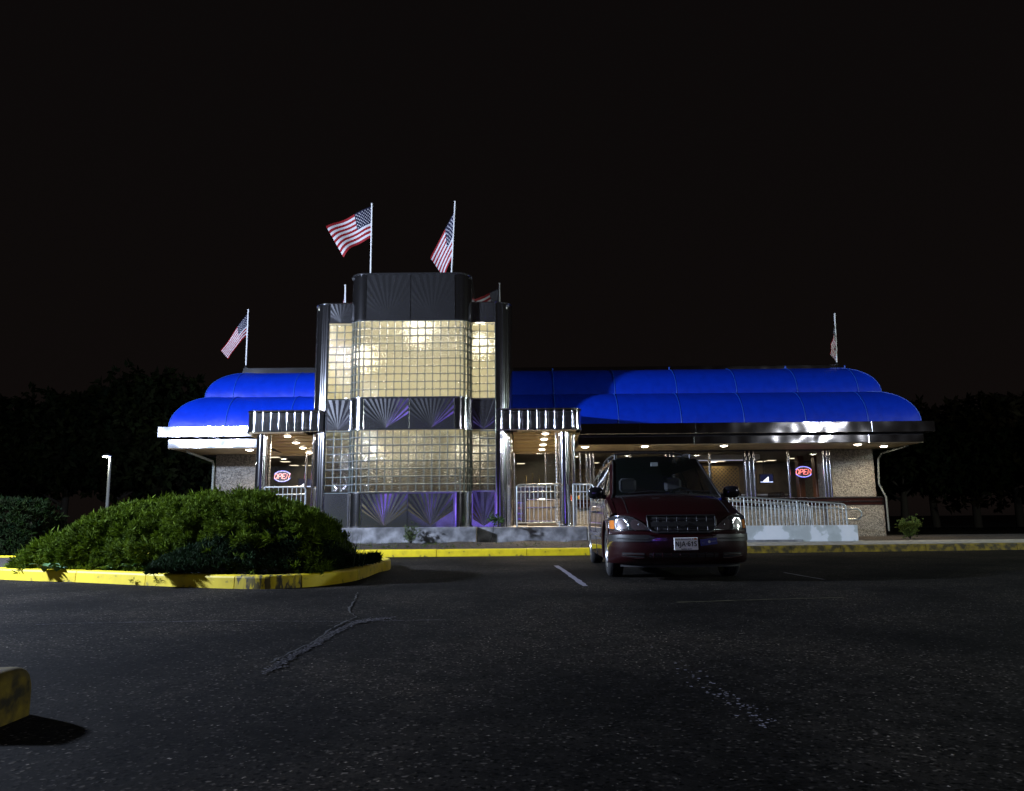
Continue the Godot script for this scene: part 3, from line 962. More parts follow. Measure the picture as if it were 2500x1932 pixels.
	for x in [-1.2, 1.2]:  # two lobby globes added to brighten the frieze and sparkle the lower blocks
		var l := Node3D.new(); l.name = "globe_lamp"; d.add_child(l, true); l.position = Vector3(TX + x, 2.72, -21.9)
		var b := MB.new(); b.lathe([Vector2(0, -0.08), Vector2(0.055, -0.06), Vector2(0.08, 0.0), Vector2(0.055, 0.06), Vector2(0, 0.08)], Vector3.ZERO, 14)
		part(l, "lamp_globe", b, M.downlight_glow)
		b = MB.new(); b.tube([Vector3(0, 0.07, 0), Vector3(0, 0.28, 0)], 0.008, 6)
		part(l, "lamp_stem", b, M.dark_trim)
		omni(l, "globe_lamp_light", Vector3.ZERO, Color(1.0, 0.90, 0.76), 0.14, 0.06)
	bxp(d, "lobby_floor", Vector3(TX - 2.55, 0.572, -22.4), Vector3(TX + 2.55, 0.58, -D1 - 0.12), M.brown_panel)
	for x in [-1.7, 0.0, 1.7]:
		downlight(d, Vector3(TX + x, 3.0, -20.9), Color(1.0, 0.88, 0.72), 0.6)
	bxp(d, "tower_floor", Vector3(TX - 2.55, 3.0, -22.45), Vector3(TX + 2.55, 3.08, -D1 - 0.45), M.cream_wall)
	# ---------------- wings: slabs, walls, roof
	for q in [[-9.7, -7.03], [1.84, 11.58]]:
		bxp(d, "eave_slab", Vector3(q[0] + 0.02, 2.80, -28.5), Vector3(q[1] - 0.02, 3.34, -20.9), M.dark_trim)
		bxp(d, "soffit", Vector3(q[0] + 0.03, 2.775, -22.85), Vector3(q[1] - 0.03, 2.796, -20.9), M.soffit_tan)
	for q in [[-7.03, -5.34], [0.02, 1.84]]:
		bxp(d, "eave_slab", Vector3(q[0], 3.06, -28.5), Vector3(q[1], 3.34, -20.6), M.dark_trim)
	bxp(d, "eave_slab", Vector3(-5.34, 3.0, -28.5), Vector3(0.02, 3.34, -22.6), M.dark_trim)
	bxp(d, "roof_block", Vector3(-8.5, 3.34, -27.5), Vector3(10.5, 5.2, -23.25), M.roof_dark)
	# fascias: bright steel at the left, mirror steel in sheets at the right
	for q in [[-9.87, -7.0], ]:
		bxp(d, "upper_fascia", Vector3(q[0], 3.075, -20.66), Vector3(q[1], 3.37, -20.6), M.fascia_steel, 0.008)
		bxp(d, "lower_fascia", Vector3(q[0] + 0.2, 2.79, -20.9), Vector3(q[1], 3.045, -20.85), M.fascia_steel, 0.008)
	bxp(d, "upper_fascia", Vector3(-9.87, 3.075, -28.4), Vector3(-9.81, 3.37, -20.66), M.fascia_steel, 0.008)
	bxp(d, "lower_fascia", Vector3(-9.67, 2.79, -28.4), Vector3(-9.62, 3.045, -20.9), M.fascia_steel, 0.008)
	var fx := [1.84, 3.55, 5.1, 6.7, 8.3, 10.0, 11.76]
	for i in fx.size() - 1:
		bxp(d, "upper_fascia", Vector3(fx[i], 3.055, -20.66), Vector3(fx[i + 1] - 0.006, 3.35, -20.6), M.fascia_mirror, 0.006)
		bxp(d, "lower_fascia", Vector3(fx[i], 2.79, -20.9), Vector3(minf(fx[i + 1], 11.56) - 0.006, 3.0, -20.85), M.fascia_mirror, 0.006)
	bxp(d, "upper_fascia", Vector3(11.7, 3.055, -28.4), Vector3(11.756, 3.35, -20.67), M.fascia_mirror, 0.008)
	bxp(d, "lower_fascia", Vector3(11.5, 2.79, -28.4), Vector3(11.556, 3.0, -20.91), M.fascia_mirror, 0.008)
	bxp(d, "gutter_ledge", Vector3(-9.8, 3.35, -28.4), Vector3(-5.34, 3.362, -20.67), M.dark_trim)
	bxp(d, "gutter_ledge", Vector3(0.02, 3.34, -28.4), Vector3(11.69, 3.347, -20.67), M.dark_trim)
	# awnings
	var sl := func(px: float, py: float, dep: float) -> float: return P(px, py, dep).x
	var low := [sl.call(561, 1000, 21.2), sl.call(715, 1000, 21.2), -5.33, 0.01, sl.call(1354, 1000, 21.2), sl.call(1506, 1000, 21.2), sl.call(1657, 1000, 21.2), sl.call(1808, 1000, 21.2), sl.call(1956, 1000, 21.2), sl.call(2106, 1000, 21.2)]
	var top := [sl.call(581, 940, 22.3), sl.call(726, 940, 22.3), -5.33, 0.01, sl.call(1350, 940, 22.3), sl.call(1497, 940, 22.3), sl.call(1645, 940, 22.3), sl.call(1789, 940, 22.3), sl.call(1935, 940, 22.3), sl.call(2081, 940, 22.3)]
	awning(d, "lower_awning", -9.72, 11.56, 20.92, 3.37, 1.03, 1.06, low, true)
	awning(d, "upper_awning", -9.16, 11.02, 21.94, 4.40, 0.93, 1.16, top, true)
	# parapet above the awnings
	bxp(d, "parapet", Vector3(-8.5, 5.29, -23.2), Vector3(-5.32, 5.53, -23.1), M.canopy_steel, 0.01)
	bxp(d, "parapet", Vector3(0.0, 5.28, -23.2), Vector3(10.4, 5.47, -23.1), M.fascia_mirror, 0.01)
	for e in [-8.5, 10.4]:
		bxp(d, "parapet", Vector3(e - 0.05, 5.285, -27.5), Vector3(e + 0.05, 5.465, -23.21), M.steel, 0.01)
	for px in [1349, 1634, 1918, 2063]:
		var p := P(px, 897, 23.08)
		bxp(d, "awning_strap", Vector3(p.x - 0.02, 5.27, -23.095), Vector3(p.x + 0.02, 5.44, -23.075), M.awning_piping, 0.004)
	# entrance canopies and their columns
	canopy(d, -4.94, -6.98, 9)
	canopy(d, -0.40, 1.82, 9)
	for x in [-6.6, 1.36]:
		var b := MB.new(); b.lathe([Vector2(0.15, 0.55), Vector2(0.15, 1.6), Vector2(0.15, 3.05)], Vector3(x, 0, -19.62), 28)
		part(d, "canopy_column", b, M.steel_smooth)
		b = MB.new(); b.lathe([Vector2(0.165, 0.553), Vector2(0.165, 0.60), Vector2(0.15, 0.62)], Vector3(x, 0, -19.62), 28)
		part(d, "column_foot", b, M.steel)
	var b2 := MB.new(); b2.tube([Vector3(1.62, 0.55, -19.9), Vector3(1.62, 3.05, -19.9)], 0.055, 14)
	part(d, "canopy_post", b2, M.steel_smooth)
	for x in [-6.42, 1.16]:                                  # ribbed trim down the inner side of each column
		b2 = MB.new()
		for k in 28: b2.lathe([Vector2(0.018, 0), Vector2(0.03, 0.03), Vector2(0.03, 0.055), Vector2(0.018, 0.085)], Vector3(x, 0.6 + k * 0.087, -19.72), 10)
		part(d, "ribbed_post", b2, M.aluminium)
	var warm := Color(1.0, 0.80, 0.52)
	for q in [[700, 1067], [717, 1079], [732, 1091], [747, 1103]]:
		var i: float = (q[0] - 700) / 16.0
		downlight(d, Vector3(lerpf(-6.0, -6.12, i / 3.0), porch_y(lerpf(19.8, 22.45, i / 3.0)) + 0.004, -lerpf(19.8, 22.45, i / 3.0)), warm, 6.0, 0.095)
	for k in 4:
		downlight(d, Vector3(0.88, porch_y(lerpf(19.75, 22.2, k / 3.0)) + 0.004, -lerpf(19.75, 22.2, k / 3.0)), warm, 7.0, 0.095)
	for q in [[1429, 1091], [1575, 1090], [1772, 1087], [2112, 1082], [2158, 1090], [583, 1092]]:
		var g := G(q[0], q[1], 2.76)
		downlight(d, Vector3(g.x, 2.775, -clampf(-g.z, 21.2, 22.3)), warm, 4.0)
	# ---------------- right wing front wall
	var ZW := -22.8
	wing_front(d, 1.9, 9.45, ZW, [1430, 1451, 1624, 1647, 1818, 1842, 2009, 2028], [1539, 1733, 1926])
	# under the right canopy: entrance windows
	glazing(d, [0.03, 0.98, 1.02, 2.02], ZW, 0.60, 2.72)
	bxp(d, "window_head", Vector3(0.02, 2.72, ZW - 0.06), Vector3(2.1, 3.05, ZW + 0.01), M.soffit_tan)
	for x in [0.05, 1.0, 2.06]:
		post(d, x, ZW + 0.03, 0.55, 2.74, 0.03)
	# pebble-dash end pier
	bxp(d, "end_pier", Vector3(9.45, 1.33, -23.2), Vector3(11.0, 2.80, ZW + 0.04), M.pebble_wall)
	bxp(d, "end_pier_foot", Vector3(9.45, 0.1, -23.2), Vector3(11.14, 1.06, ZW + 0.16), M.pebble_wall)
	bxp(d, "sill_band", Vector3(9.45, 1.07, -23.2), Vector3(11.12, 1.32, ZW + 0.14), M.maroon_band, 0.01)
	for y in [1.075, 1.19, 1.305]:
		bxp(d, "chrome_strip", Vector3(1.9, y - 0.012, ZW + 0.13), Vector3(11.14, y + 0.012, ZW + 0.165), M.steel_smooth, 0.005)
	bxp(d, "end_wall", Vector3(10.95, 0.1, -28.4), Vector3(11.0, 2.8, -23.2), M.pebble_wall)
	# ---------------- left wing front wall
	bxp(d, "end_pier", Vector3(-9.05, 0.1, -23.2), Vector3(-7.72, 2.80, ZW + 0.04), M.pebble_wall)
	bxp(d, "end_wall", Vector3(-9.05, 0.1, -28.4), Vector3(-9.0, 2.8, -23.2), M.pebble_wall)
	bxp(d, "window_head", Vector3(-7.72, 2.72, ZW - 0.06), Vector3(-5.34, 3.05, ZW + 0.02), M.soffit_tan)
	glazing(d, [-7.68, -6.33, -6.27, -5.38], ZW, 0.9, 2.72)
	bxp(d, "window_apron", Vector3(-7.72, 0.5, ZW - 0.06), Vector3(-5.34, 0.9, ZW + 0.03), M.maroon_band)
	for x in [-7.7, -6.3, -5.36]:
		post(d, x, ZW + 0.03, 0.55, 2.74, 0.045)
	# back, floor, ceiling of the dining room
	bxp(d, "dining_back_wall", Vector3(-9.0, 0.1, -28.4), Vector3(10.95, 2.8, -28.3), M.interior_wall)
	bxp(d, "dining_floor", Vector3(-9.0, 0.4, -28.3), Vector3(10.95, 0.5, -22.86), M.brown_panel)
	bxp(d, "dining_ceiling", Vector3(-9.0, 2.775, -28.3), Vector3(10.95, 2.797, -22.87), M.ceiling_tile)
	# downpipes at both ends of the eaves
	b2 = MB.new(); b2.tube([Vector3(-9.35, 2.84, -21.3), Vector3(-9.33, 2.74, -21.3), Vector3(-9.2, 2.66, -21.7), Vector3(-9.1, 2.55, -22.6), Vector3(-9.09, 2.4, -22.7), Vector3(-9.09, 0.2, -22.72)], 0.04, 10)
	mt("grey_pipe", Color(0.16, 0.18, 0.16), 0.6)
	part(d, "downpipe", b2, M.grey_pipe)
	b2 = MB.new(); b2.tube([Vector3(11.45, 2.84, -21.5), Vector3(11.42, 2.74, -21.5), Vector3(11.32, 2.68, -21.8), Vector3(11.1, 2.6, -22.4), Vector3(11.07, 2.45, -22.6), Vector3(11.06, 1.7, -22.66), Vector3(11.2, 1.3, -22.58), Vector3(11.2, 0.3, -22.58)], 0.026, 10)
	part(d, "downpipe", b2, mt("dark_pipe", Color(0.09, 0.10, 0.09), 0.6))

func post(parent: Node3D, x: float, z: float, y0: float, y1: float, r: float) -> void:
	var b := MB.new()
	b.tube([Vector3(x, y0, z), Vector3(x, y1, z)], r, 14)
	part(parent, "chrome_post", b, M.steel_smooth)

func glazing(parent: Node3D, xs: Array, z: float, y0: float, y1: float) -> void:
	for i in range(0, xs.size(), 2):
		bxp(parent, "window_pane", Vector3(xs[i], y0, z - 0.012), Vector3(xs[i + 1], y1, z), M.window_glass)

func wing_front(d: Node3D, x0: float, x1: float, z: float, thick: Array, thin: Array) -> void:
	var xs := []
	for px in thick: xs.append(P(px, 1150, -z).x)
	bxp(d, "window_apron", Vector3(x0, 0.1, z - 0.1), Vector3(x1, 1.06, z + 0.06), M.pebble_wall)
	bxp(d, "sill_band", Vector3(x0, 1.065, z - 0.1), Vector3(x1, 1.32, z + 0.12), M.maroon_band, 0.01)
	bxp(d, "window_head", Vector3(x0, 2.72, z - 0.08), Vector3(x1, 2.80, z + 0.05), M.dark_trim)
	var edge := []
	for i in range(0, xs.size(), 2):
		bxp(d, "chrome_pier", Vector3(xs[i], 1.32, z - 0.08), Vector3(xs[i + 1], 2.73, z + 0.05), M.dark_trim, 0.01)
		for x in [xs[i] + 0.025, (xs[i] + xs[i + 1]) / 2, xs[i + 1] - 0.025]:
			post(d, x, z + 0.055, 1.32, 2.73, 0.034)
		edge.append_array([xs[i], xs[i + 1]])
	edge.pop_front(); edge.pop_back()
	var mids := []
	for px in thin: mids.append(P(px, 1150, -z).x)
	for i in 3:
		glazing(d, [edge[i * 2], mids[i], mids[i], edge[i * 2 + 1]], z, 1.32, 2.72)
		post(d, mids[i], z + 0.01, 1.32, 2.73, 0.045)
	glazing(d, [2.06, xs[0]], z, 1.32, 2.72)

# ------------------------------------------------------------------ porch railings, ramp
func railing(t: Node3D, a: Vector3, c: Vector3, h0: float, h1: float, foot0: float, foot1: float, n: int, bend_a: bool, bend_c: bool, m: Material, mid := 0.0) -> void:
	# a and c: ends on plan; h: height of the top rail at each end; foot: height where the balusters end
	var A := Vector3(a.x, h0, a.z); var C := Vector3(c.x, h1, c.z)
	var u := (C - A).normalized()
	var path := []
	var k := 0.12
	if bend_a:
		path.append(Vector3(a.x, foot0, a.z))
		for i in 6: path.append((A - Vector3(0, k, 0)).lerp(A, i / 5.0).lerp(A.lerp(A + u * k, i / 5.0), i / 5.0))
	else: path.append(A)
	if bend_c:
		for i in 6: path.append((C - u * k).lerp(C, i / 5.0).lerp(C.lerp(C - Vector3(0, k, 0), i / 5.0), i / 5.0))
		path.append(Vector3(c.x, foot1, c.z))
	else: path.append(C)
	var b := MB.new(); b.tube(path, 0.021, 10)
	part(t, "top_rail", b, m)
	for i in range(1, n):
		var f := float(i) / n
		var p := A.lerp(C, f)
		b = MB.new(); b.tube([Vector3(p.x, lerpf(foot0, foot1, f), p.z), Vector3(p.x, p.y, p.z)], 0.010, 6)
		part(t, "baluster", b, m)
	if mid > 0.0:
		b = MB.new(); b.tube([A - Vector3(0, mid, 0), C - Vector3(0, mid, 0)], 0.014, 8)
		part(t, "mid_rail", b, m)

func build_porches_and_ramp() -> void:
	var t := thing("porch_railing", "steel railing with round corner on the porch between tower and van", "railing")
	railing(t, Vector3(0.10, 0, -19.42), Vector3(1.2, 0, -19.42), 1.63, 1.63, 0.655, 0.655, 10, true, false, M.galvanised, 0.19)
	var b := MB.new(); b.tube([Vector3(0.10, 0.655, -19.42), Vector3(1.2, 0.655, -19.42)], 0.014, 8)
	part(t, "bottom_rail", b, M.galvanised)
	for x in [0.10, 1.19]:
		b = MB.new(); b.tube([Vector3(x, 0.55, -19.42), Vector3(x, 0.70, -19.42)], 0.02, 8)
		part(t, "foot", b, M.galvanised)
	t = thing("porch_railing", "short steel railing between the canopy column and the ramp", "railing")
	railing(t, Vector3(1.56, 0, -19.42), Vector3(2.05, 0, -19.0), 1.63, 1.60, 0.62, 0.60, 6, false, true, M.galvanised, 0.19)
	b = MB.new(); b.tube([Vector3(1.56, 0.552, -19.42), Vector3(1.56, 1.63, -19.42)], 0.02, 8)
	part(t, "foot", b, M.galvanised)
	t = thing("porch_railing", "steel railing on the porch rising just above the shrubs", "railing")
	railing(t, Vector3(-6.42, 0, -19.42), Vector3(-5.36, 0, -19.42), 1.62, 1.62, 0.62, 0.552, 9, false, true, M.galvanised, 0.19)
	b = MB.new(); b.tube([Vector3(-6.42, 0.552, -19.42), Vector3(-6.42, 1.62, -19.42)], 0.02, 8)
	part(t, "foot", b, M.galvanised)
	# waste bin and cabinet on the right porch
	t = thing("porch_cabinet", "low brown cabinet with chrome trim behind the porch railing", "cabinet", Vector3(0.82, 0.552, -21.6))
	bxp(t, "cabinet_body", Vector3(-0.42, 0, -0.3), Vector3(0.75, 0.72, 0.3), M.interior_wall, 0.02)
	for y in [0.12, 0.5, 0.72]: bxp(t, "chrome_strip", Vector3(-0.43, y, 0.29), Vector3(0.76, y + 0.03, 0.325), M.steel_smooth, 0.006)
	# ramp
	var rp := thing("wheelchair_ramp", "white painted concrete ramp wall rising towards the entrance porch", "ramp")
	b = MB.new()
	b.prism(PackedVector2Array([Vector2(1.9, -0.05), Vector2(8.46, -0.05), Vector2(8.46, 0.535), Vector2(1.9, 0.552)]), -18.80, -18.6)
	part(rp, "ramp_wall", b, M.white_paint)
	b = MB.new()
	b.prism(PackedVector2Array([Vector2(1.9, -0.05), Vector2(8.7, -0.05), Vector2(8.7, 0.155), Vector2(1.9, 0.545)]), -20.4, -18.805)
	part(rp, "ramp_deck", b, M.walk_concrete)
	b = MB.new(); b.box(Vector3(5.6, 0.14, -18.6), Vector3(7.1, 0.20, -18.565), 0.01)
	part(rp, "patched_footing", b, M.concrete)
	t = thing("ramp_railing", "grey steel railing with thin balusters along the white ramp wall", "railing")
	railing(t, Vector3(2.1, 0, -18.7), Vector3(8.26, 0, -18.7), 1.52, 1.05, 0.55, 0.53, 66, false, true, M.galvanised, 0.0)
	for x in [3.4, 5.74, 7.05]:
		var y := lerpf(1.52, 1.05, (x - 2.1) / 6.16)
		b = MB.new(); b.tube([Vector3(x, 0.53, -18.7), Vector3(x, y, -18.7)], 0.022, 8)
		part(t, "post", b, M.galvanised)
	# handrail on the ramp side, ending in a loop
	b = MB.new()
	var hp := [Vector3(2.2, 1.42, -18.95)]
	hp.append(Vector3(8.35, 0.93, -18.95))
	for i in 9:
		var an := PI / 2 - PI * i / 8
		hp.append(Vector3(8.62 + 0.13 * cos(an), 0.80 + 0.13 * sin(an), -18.95))
	hp.append(Vector3(8.3, 0.67, -18.95))
	b.tube(hp, 0.02, 8)
	part(t, "handrail", b, M.galvanised)
	for i in 5:
		var x := 2.4 + i * 1.45; var y := lerpf(1.42, 0.93, (x - 2.2) / 6.15)
		b = MB.new(); b.tube([Vector3(x, y, -18.95), Vector3(x, y - 0.06, -18.95), Vector3(x, y - 0.08, -18.72)], 0.009, 6)
		part(t, "bracket", b, M.galvanised)
	t = thing("ramp_railing", "grey steel railing on the building side of the ramp", "railing")
	railing(t, Vector3(2.6, 0, -20.3), Vector3(8.0, 0, -20.3), 1.44, 1.06, 0.50, 0.18, 52, false, true, M.galvanised, 0.16)
	for x in [2.6, 5.2]:
		b = MB.new(); b.tube([Vector3(x, lerpf(0.5, 0.19, (x - 2.6) / 5.4), -20.3), Vector3(x, lerpf(1.44, 1.06, (x - 2.6) / 5.4), -20.3)], 0.022, 8)
		part(t, "post", b, M.galvanised)

# ------------------------------------------------------------------ things seen through the windows
func open_sign(at: Vector3, label: String) -> void:
	var t := thing("open_sign", label, "neon sign", at, 0.0)
	var red := M.get("neon_red") if M.has("neon_red") else glow("neon_red", Color(1.0, 0.14, 0.06), 2.6)
	var blue := M.get("neon_blue") if M.has("neon_blue") else glow("neon_blue", Color(0.03, 0.05, 1.0), 2.5)
	var led := M.get("led_white") if M.has("led_white") else glow("led_white", Color(0.7, 0.72, 1.0), 2.0)
	var b := MB.new(); b.lathe([Vector2(0.002, -0.012), Vector2(0.245, -0.012), Vector2(0.25, 0), Vector2(0.245, 0.006), Vector2(0.002, 0.006)], Vector3.ZERO, 40, Vector3.BACK)
	part(t, "backing", b, M.dark_trim, Transform3D(Basis().scaled(Vector3(1.06, 0.66, 1)), Vector3.ZERO))
	# slanted lettering bent from tube
	var L := {"O": [[[0.5, 1], [0.2, 0.9], [0.0, 0.5], [0.2, 0.1], [0.5, 0], [0.8, 0.1], [1.0, 0.5], [0.8, 0.9], [0.5, 1]]],
		"P": [[[0, 0], [0, 1], [0.6, 1], [0.9, 0.88], [0.9, 0.6], [0.6, 0.46], [0, 0.46]]],
		"E": [[[0.9, 1], [0, 1], [0, 0], [0.9, 0]], [[0, 0.5], [0.7, 0.5]]],
		"N": [[[0, 0], [0, 1], [0.9, 0], [0.9, 1]]]}
	var x := -0.235
	for ch in ["O", "P", "E", "N"]:
		b = MB.new()
		for st in L[ch]:
			var path := []
			for q in st: path.append(Vector3(x + q[0] * 0.098 + (q[1] - 0.5) * 0.03, -0.075 + q[1] * 0.15, 0.03))
			b.tube(path, 0.0105, 6)
		part(t, "letter_tube", b, red)
		x += 0.122
	b = MB.new()
	for i in 34:
		var an := TAU * i / 34
		var p := Vector3(0.245 * cos(an), 0.15 * sin(an), 0.024)
		if absf(p.y) < 0.075: continue
		b.lathe([Vector2(0, 0.012), Vector2(0.009, 0.006), Vector2(0.010, 0)], p, 6, Vector3.BACK)
	part(t, "led_dots", b, led)
	for s in [-1.0, 1.0]:
		b = MB.new()
		var path := []
		for i in 21:
			var an: float = lerpf(0.35, PI - 0.35, i / 20.0) * s
			path.append(Vector3(0.262 * cos(an), 0.166 * sin(an), 0.018))
		b.tube(path, 0.007, 6)
		part(t, "neon_ring", b, blue)
	for sx in [-0.15, 0.15]:
		b = MB.new(); b.tube([Vector3(sx, 0.12, 0), Vector3(sx, 2.77 - at.y, 0)], 0.002, 4)
		part(t, "hanging_wire", b, M.dark_trim)
	omni(t, "sign_light", Vector3(0, 0, 0.12), Color(0.8, 0.15, 0.45), 0.02, 0.1)

func lattice(label: String, at: Vector3, w: float, h: float, m: Material) -> void:
	var t := thing("lattice_screen", label, "lattice", at)
	var step := 0.14
	var n := int((w + h) / step)
	for k in n:
		for s in [-1.0, 1.0]:
			var x0 := -w / 2 - h + k * step if s > 0 else -w / 2 + k * step
			# clip the 45-degree slat to the panel
			var a := Vector2(x0, 0); var c := Vector2(x0 + s * h, h)
			var lo := -w / 2; var hi := w / 2
			var t0 := 0.0; var t1 := 1.0
			if s > 0:
				t0 = maxf(0.0, (lo - a.x) / h); t1 = minf(1.0, (hi - a.x) / h)
			else:
				t0 = maxf(0.0, (a.x - hi) / h); t1 = minf(1.0, (a.x - lo) / h)
			if t1 - t0 < 0.05: continue
			var p0 := a.lerp(c, t0); var p1 := a.lerp(c, t1)
			var b := MB.new()
			var d := Vector3(p1.x - p0.x, p1.y - p0.y, 0)
			var bs := Basis(Vector3.BACK, atan2(d.y, d.x))
			b.box(Vector3(0, -0.017, -0.006), Vector3(d.length(), 0.017, 0.006), 0.0, Transform3D(bs, Vector3(p0.x, p0.y, 0.007 * s)))
			part(t, "slat", b, m)
	for q in [[-w / 2 - 0.04, 0.0, -w / 2, h], [w / 2, 0.0, w / 2 + 0.04, h], [-w / 2, h, w / 2, h + 0.04], [-w / 2, -0.04, w / 2, 0.0]]:
		bxp(t, "frame", Vector3(q[0], q[1], -0.025), Vector3(q[2], q[3], 0.025), m)
	for x in [-w / 2 - 0.02, w / 2 + 0.02]:
		bxp(t, "leg", Vector3(x - 0.02, 0.5 - at.y, -0.025), Vector3(x + 0.02, 0.0, 0.025), m)

func television(at: Vector3, turn: float, w: float, label: String) -> void:
	var t := thing("television", label, "television", at, turn)
	var h := w * 0.62
	bxp(t, "case", Vector3(-w / 2 - 0.03, -h / 2 - 0.03, -0.08), Vector3(w / 2 + 0.03, h / 2 + 0.03, -0.004), M.dark_trim, 0.01)
	var b := MB.new()
	b.face([Vector3(-w / 2, -h / 2, 0), Vector3(w / 2, -h / 2, 0), Vector3(w / 2, h / 2, 0), Vector3(-w / 2, h / 2, 0)], Vector3.BACK, [Vector2(0, 1), Vector2(1, 1), Vector2(1, 0), Vector2(0, 0)])
	var im := Image.create(64, 40, false, Image.FORMAT_RGB8)
	im.fill(Color(0.02, 0.03, 0.10))
	for y in 40:
		for x in 64:
			if y > 34 and (x * 7 + y * 3) % 9 < 5: im.set_pixel(x, y, Color(0.75, 0.8, 0.95))
			elif x > 12 and x < 42 and y > 34 - (x - 12) * 0.85 and y < 36: im.set_pixel(x, y, Color(0.95, 0.96, 1.0))
			elif x > 42 and (x * 5 + y * 11) % 23 == 0: im.set_pixel(x, y, Color(0.2, 0.25, 0.5))
	var m := mt("tv_screen_picture", Color(0.02, 0.02, 0.02), 0.3)
	m.emission_enabled = true; m.emission = Color.BLACK
	m.emission_texture = ImageTexture.create_from_image(im)
	m.emission_energy_multiplier = 5.0
	part(t, "screen", b, m)
	b = MB.new(); b.tube([Vector3(0, 0, -0.06), Vector3(0, 0.1, -0.25), Vector3(0, 2.775 - at.y, -0.25)], 0.02, 8)
	part(t, "ceiling_mount", b, M.dark_trim)

func build_interior() -> void:
	open_sign(P(682, 1162, 22.62) + Vector3(0, 0, -0.3), "lit OPEN sign in the porch window above the shrubs")
	open_sign(P(1971, 1151, 22.62) + Vector3(0, 0, -0.3), "lit OPEN sign in the end window beside the pebble wall")
	television(P(1872, 1169, 26.5), 0.0, 0.44, "small television hanging behind the windows above the ramp railing")
	television(P(744, 1180, 25.0), 0.0, 0.42, "small television hanging behind the porch window above the shrubs")
	# recessed ceiling troffers, placed by what the windows show of them
	for q in [[1905, 1086, 2.74], [1945, 1096, 2.74], [1883, 1124, 2.745], [1859, 1131, 2.745], [1760, 1126, 2.745], [1742, 1134, 2.745], [1741, 1140, 2.745], [1934, 1119, 2.745], [1272, 1145, 2.745], [1452, 1143, 2.745], [670, 1116, 2.745], [697, 1127, 2.745], [718, 1136, 2.745], [749, 1148, 2.745], [1560, 1130, 2.745], [1620, 1124, 2.745]]:
		var g := G(q[0], q[1], 2.77)
		if -g.z < 23.1: g.z = -23.1
		if -g.z > 28.0: g = Vector3(g.x * 27.6 / -g.z, g.y, -27.6)
		var t := thing("ceiling_light", "flush rectangular ceiling light in the dining room", "ceiling light", Vector3(g.x, 2.775, g.z), 0.0, "ceiling lights in the dining room")
		bxp(t, "frame", Vector3(-0.17, -0.014, -0.17), Vector3(0.17, 0.0, 0.17), M.white_plastic)
		bxp(t, "lamp_panel", Vector3(-0.14, -0.02, -0.14), Vector3(0.14, -0.0145, 0.14), M.troffer_glow)
		area_lamp(t, "ceiling_light_lamp", Vector3(0, -0.03, 0), Vector3.DOWN, Vector2(0.28, 0.28), Color(1.0, 0.82, 0.58), 0.3)
	# pale light cove running along the dining room
	var cv := thing("ceiling_cove", "long white light cove under the dining room ceiling", "ceiling cove", Vector3(6.5, 2.60, -24.6))
	bxp(cv, "cove_box", Vector3(-1.4, 0.0, -0.2), Vector3(1.6, 0.17, 0.2), M.white_plastic, 0.02)
	bxp(cv, "cove_light", Vector3(-1.3, -0.012, -0.1), Vector3(1.5, -0.002, 0.1), glow("cove_glow", Color(0.75, 0.8, 1.0), 0.5))
	lattice("wooden lattice screen on the wall behind the van", Vector3(7.0, 1.55, -27.6), 2.6, 1.0, M.porch_board)
	lattice("wooden lattice divider inside the entrance", Vector3(2.6, 1.3, -26.2), 1.7, 1.1, M.porch_board_dark)
	var t := thing("serving_counter", "long pale counter standing in the dining room behind the windows", "counter", Vector3(5.6, 0.5, -25.6))
	bxp(t, "counter_body", Vector3(-3.2, 0, -0.35), Vector3(3.6, 0.95, 0.3), M.interior_wall)
	bxp(t, "counter_top", Vector3(-3.25, 0.95, -0.4), Vector3(3.65, 1.0, 0.36), M.white_plastic, 0.015)
	# two panelled doors and a tiled pier near the end window
	for q in [[10.35, 0.14], [9.75, 0.10]]:
		t = thing("inner_pillar", "orange-brown wooden pillar inside the end window", "pillar", Vector3(q[0], 0.5, -25.4), 0.0, "wooden pillars inside the end window")
		var b := MB.new(); b.box(Vector3(-q[1], 0, -0.15), Vector3(q[1], 2.27, 0.15), 0.02)
		part(t, "shaft", b, mt("orange_wood", Color(0.22, 0.06, 0.015), 0.4))
		bxp(t, "plinth", Vector3(-q[1] - 0.03, 0, -0.18), Vector3(q[1] + 0.03, 0.18, 0.18), M.brown_panel)
	# booths along the right-wing windows
	for k in 5:
		t = thing("booth_bench", "dark red booth bench back inside the dining room", "bench", Vector3(3.0 + k * 1.35, 0.5, -24.0), 0.0, "booth benches along the windows")
		bxp(t, "seat", Vector3(-0.25, 0, -0.6), Vector3(0.25, 0.45, 0.6), M.maroon_band, 0.04)
		bxp(t, "backrest", Vector3(-0.08, 0.4, -0.6), Vector3(0.08, 1.02, 0.6), M.maroon_band, 0.05)
	# host stand and glass-shelf display inside the entrance
	t = thing("display_case", "glass display case with brass lights inside the entrance", "display case", Vector3(0.62, 0.5, -24.4))
	bxp(t, "case_base", Vector3(-0.6, 0, -0.3), Vector3(0.6, 0.8, 0.3), M.brown_panel, 0.02)
	bxp(t, "case_glass", Vector3(-0.55, 0.8, -0.25), Vector3(0.55, 1.25, 0.25), M.window_glass)
	bxp(t, "case_top", Vector3(-0.6, 1.25, -0.3), Vector3(0.6, 1.29, 0.3), M.aluminium, 0.01)
	t = thing("etched_screen", "tall etched glass screen with brass posts inside the entrance", "screen", Vector3(0.75, 0.5, -25.2))
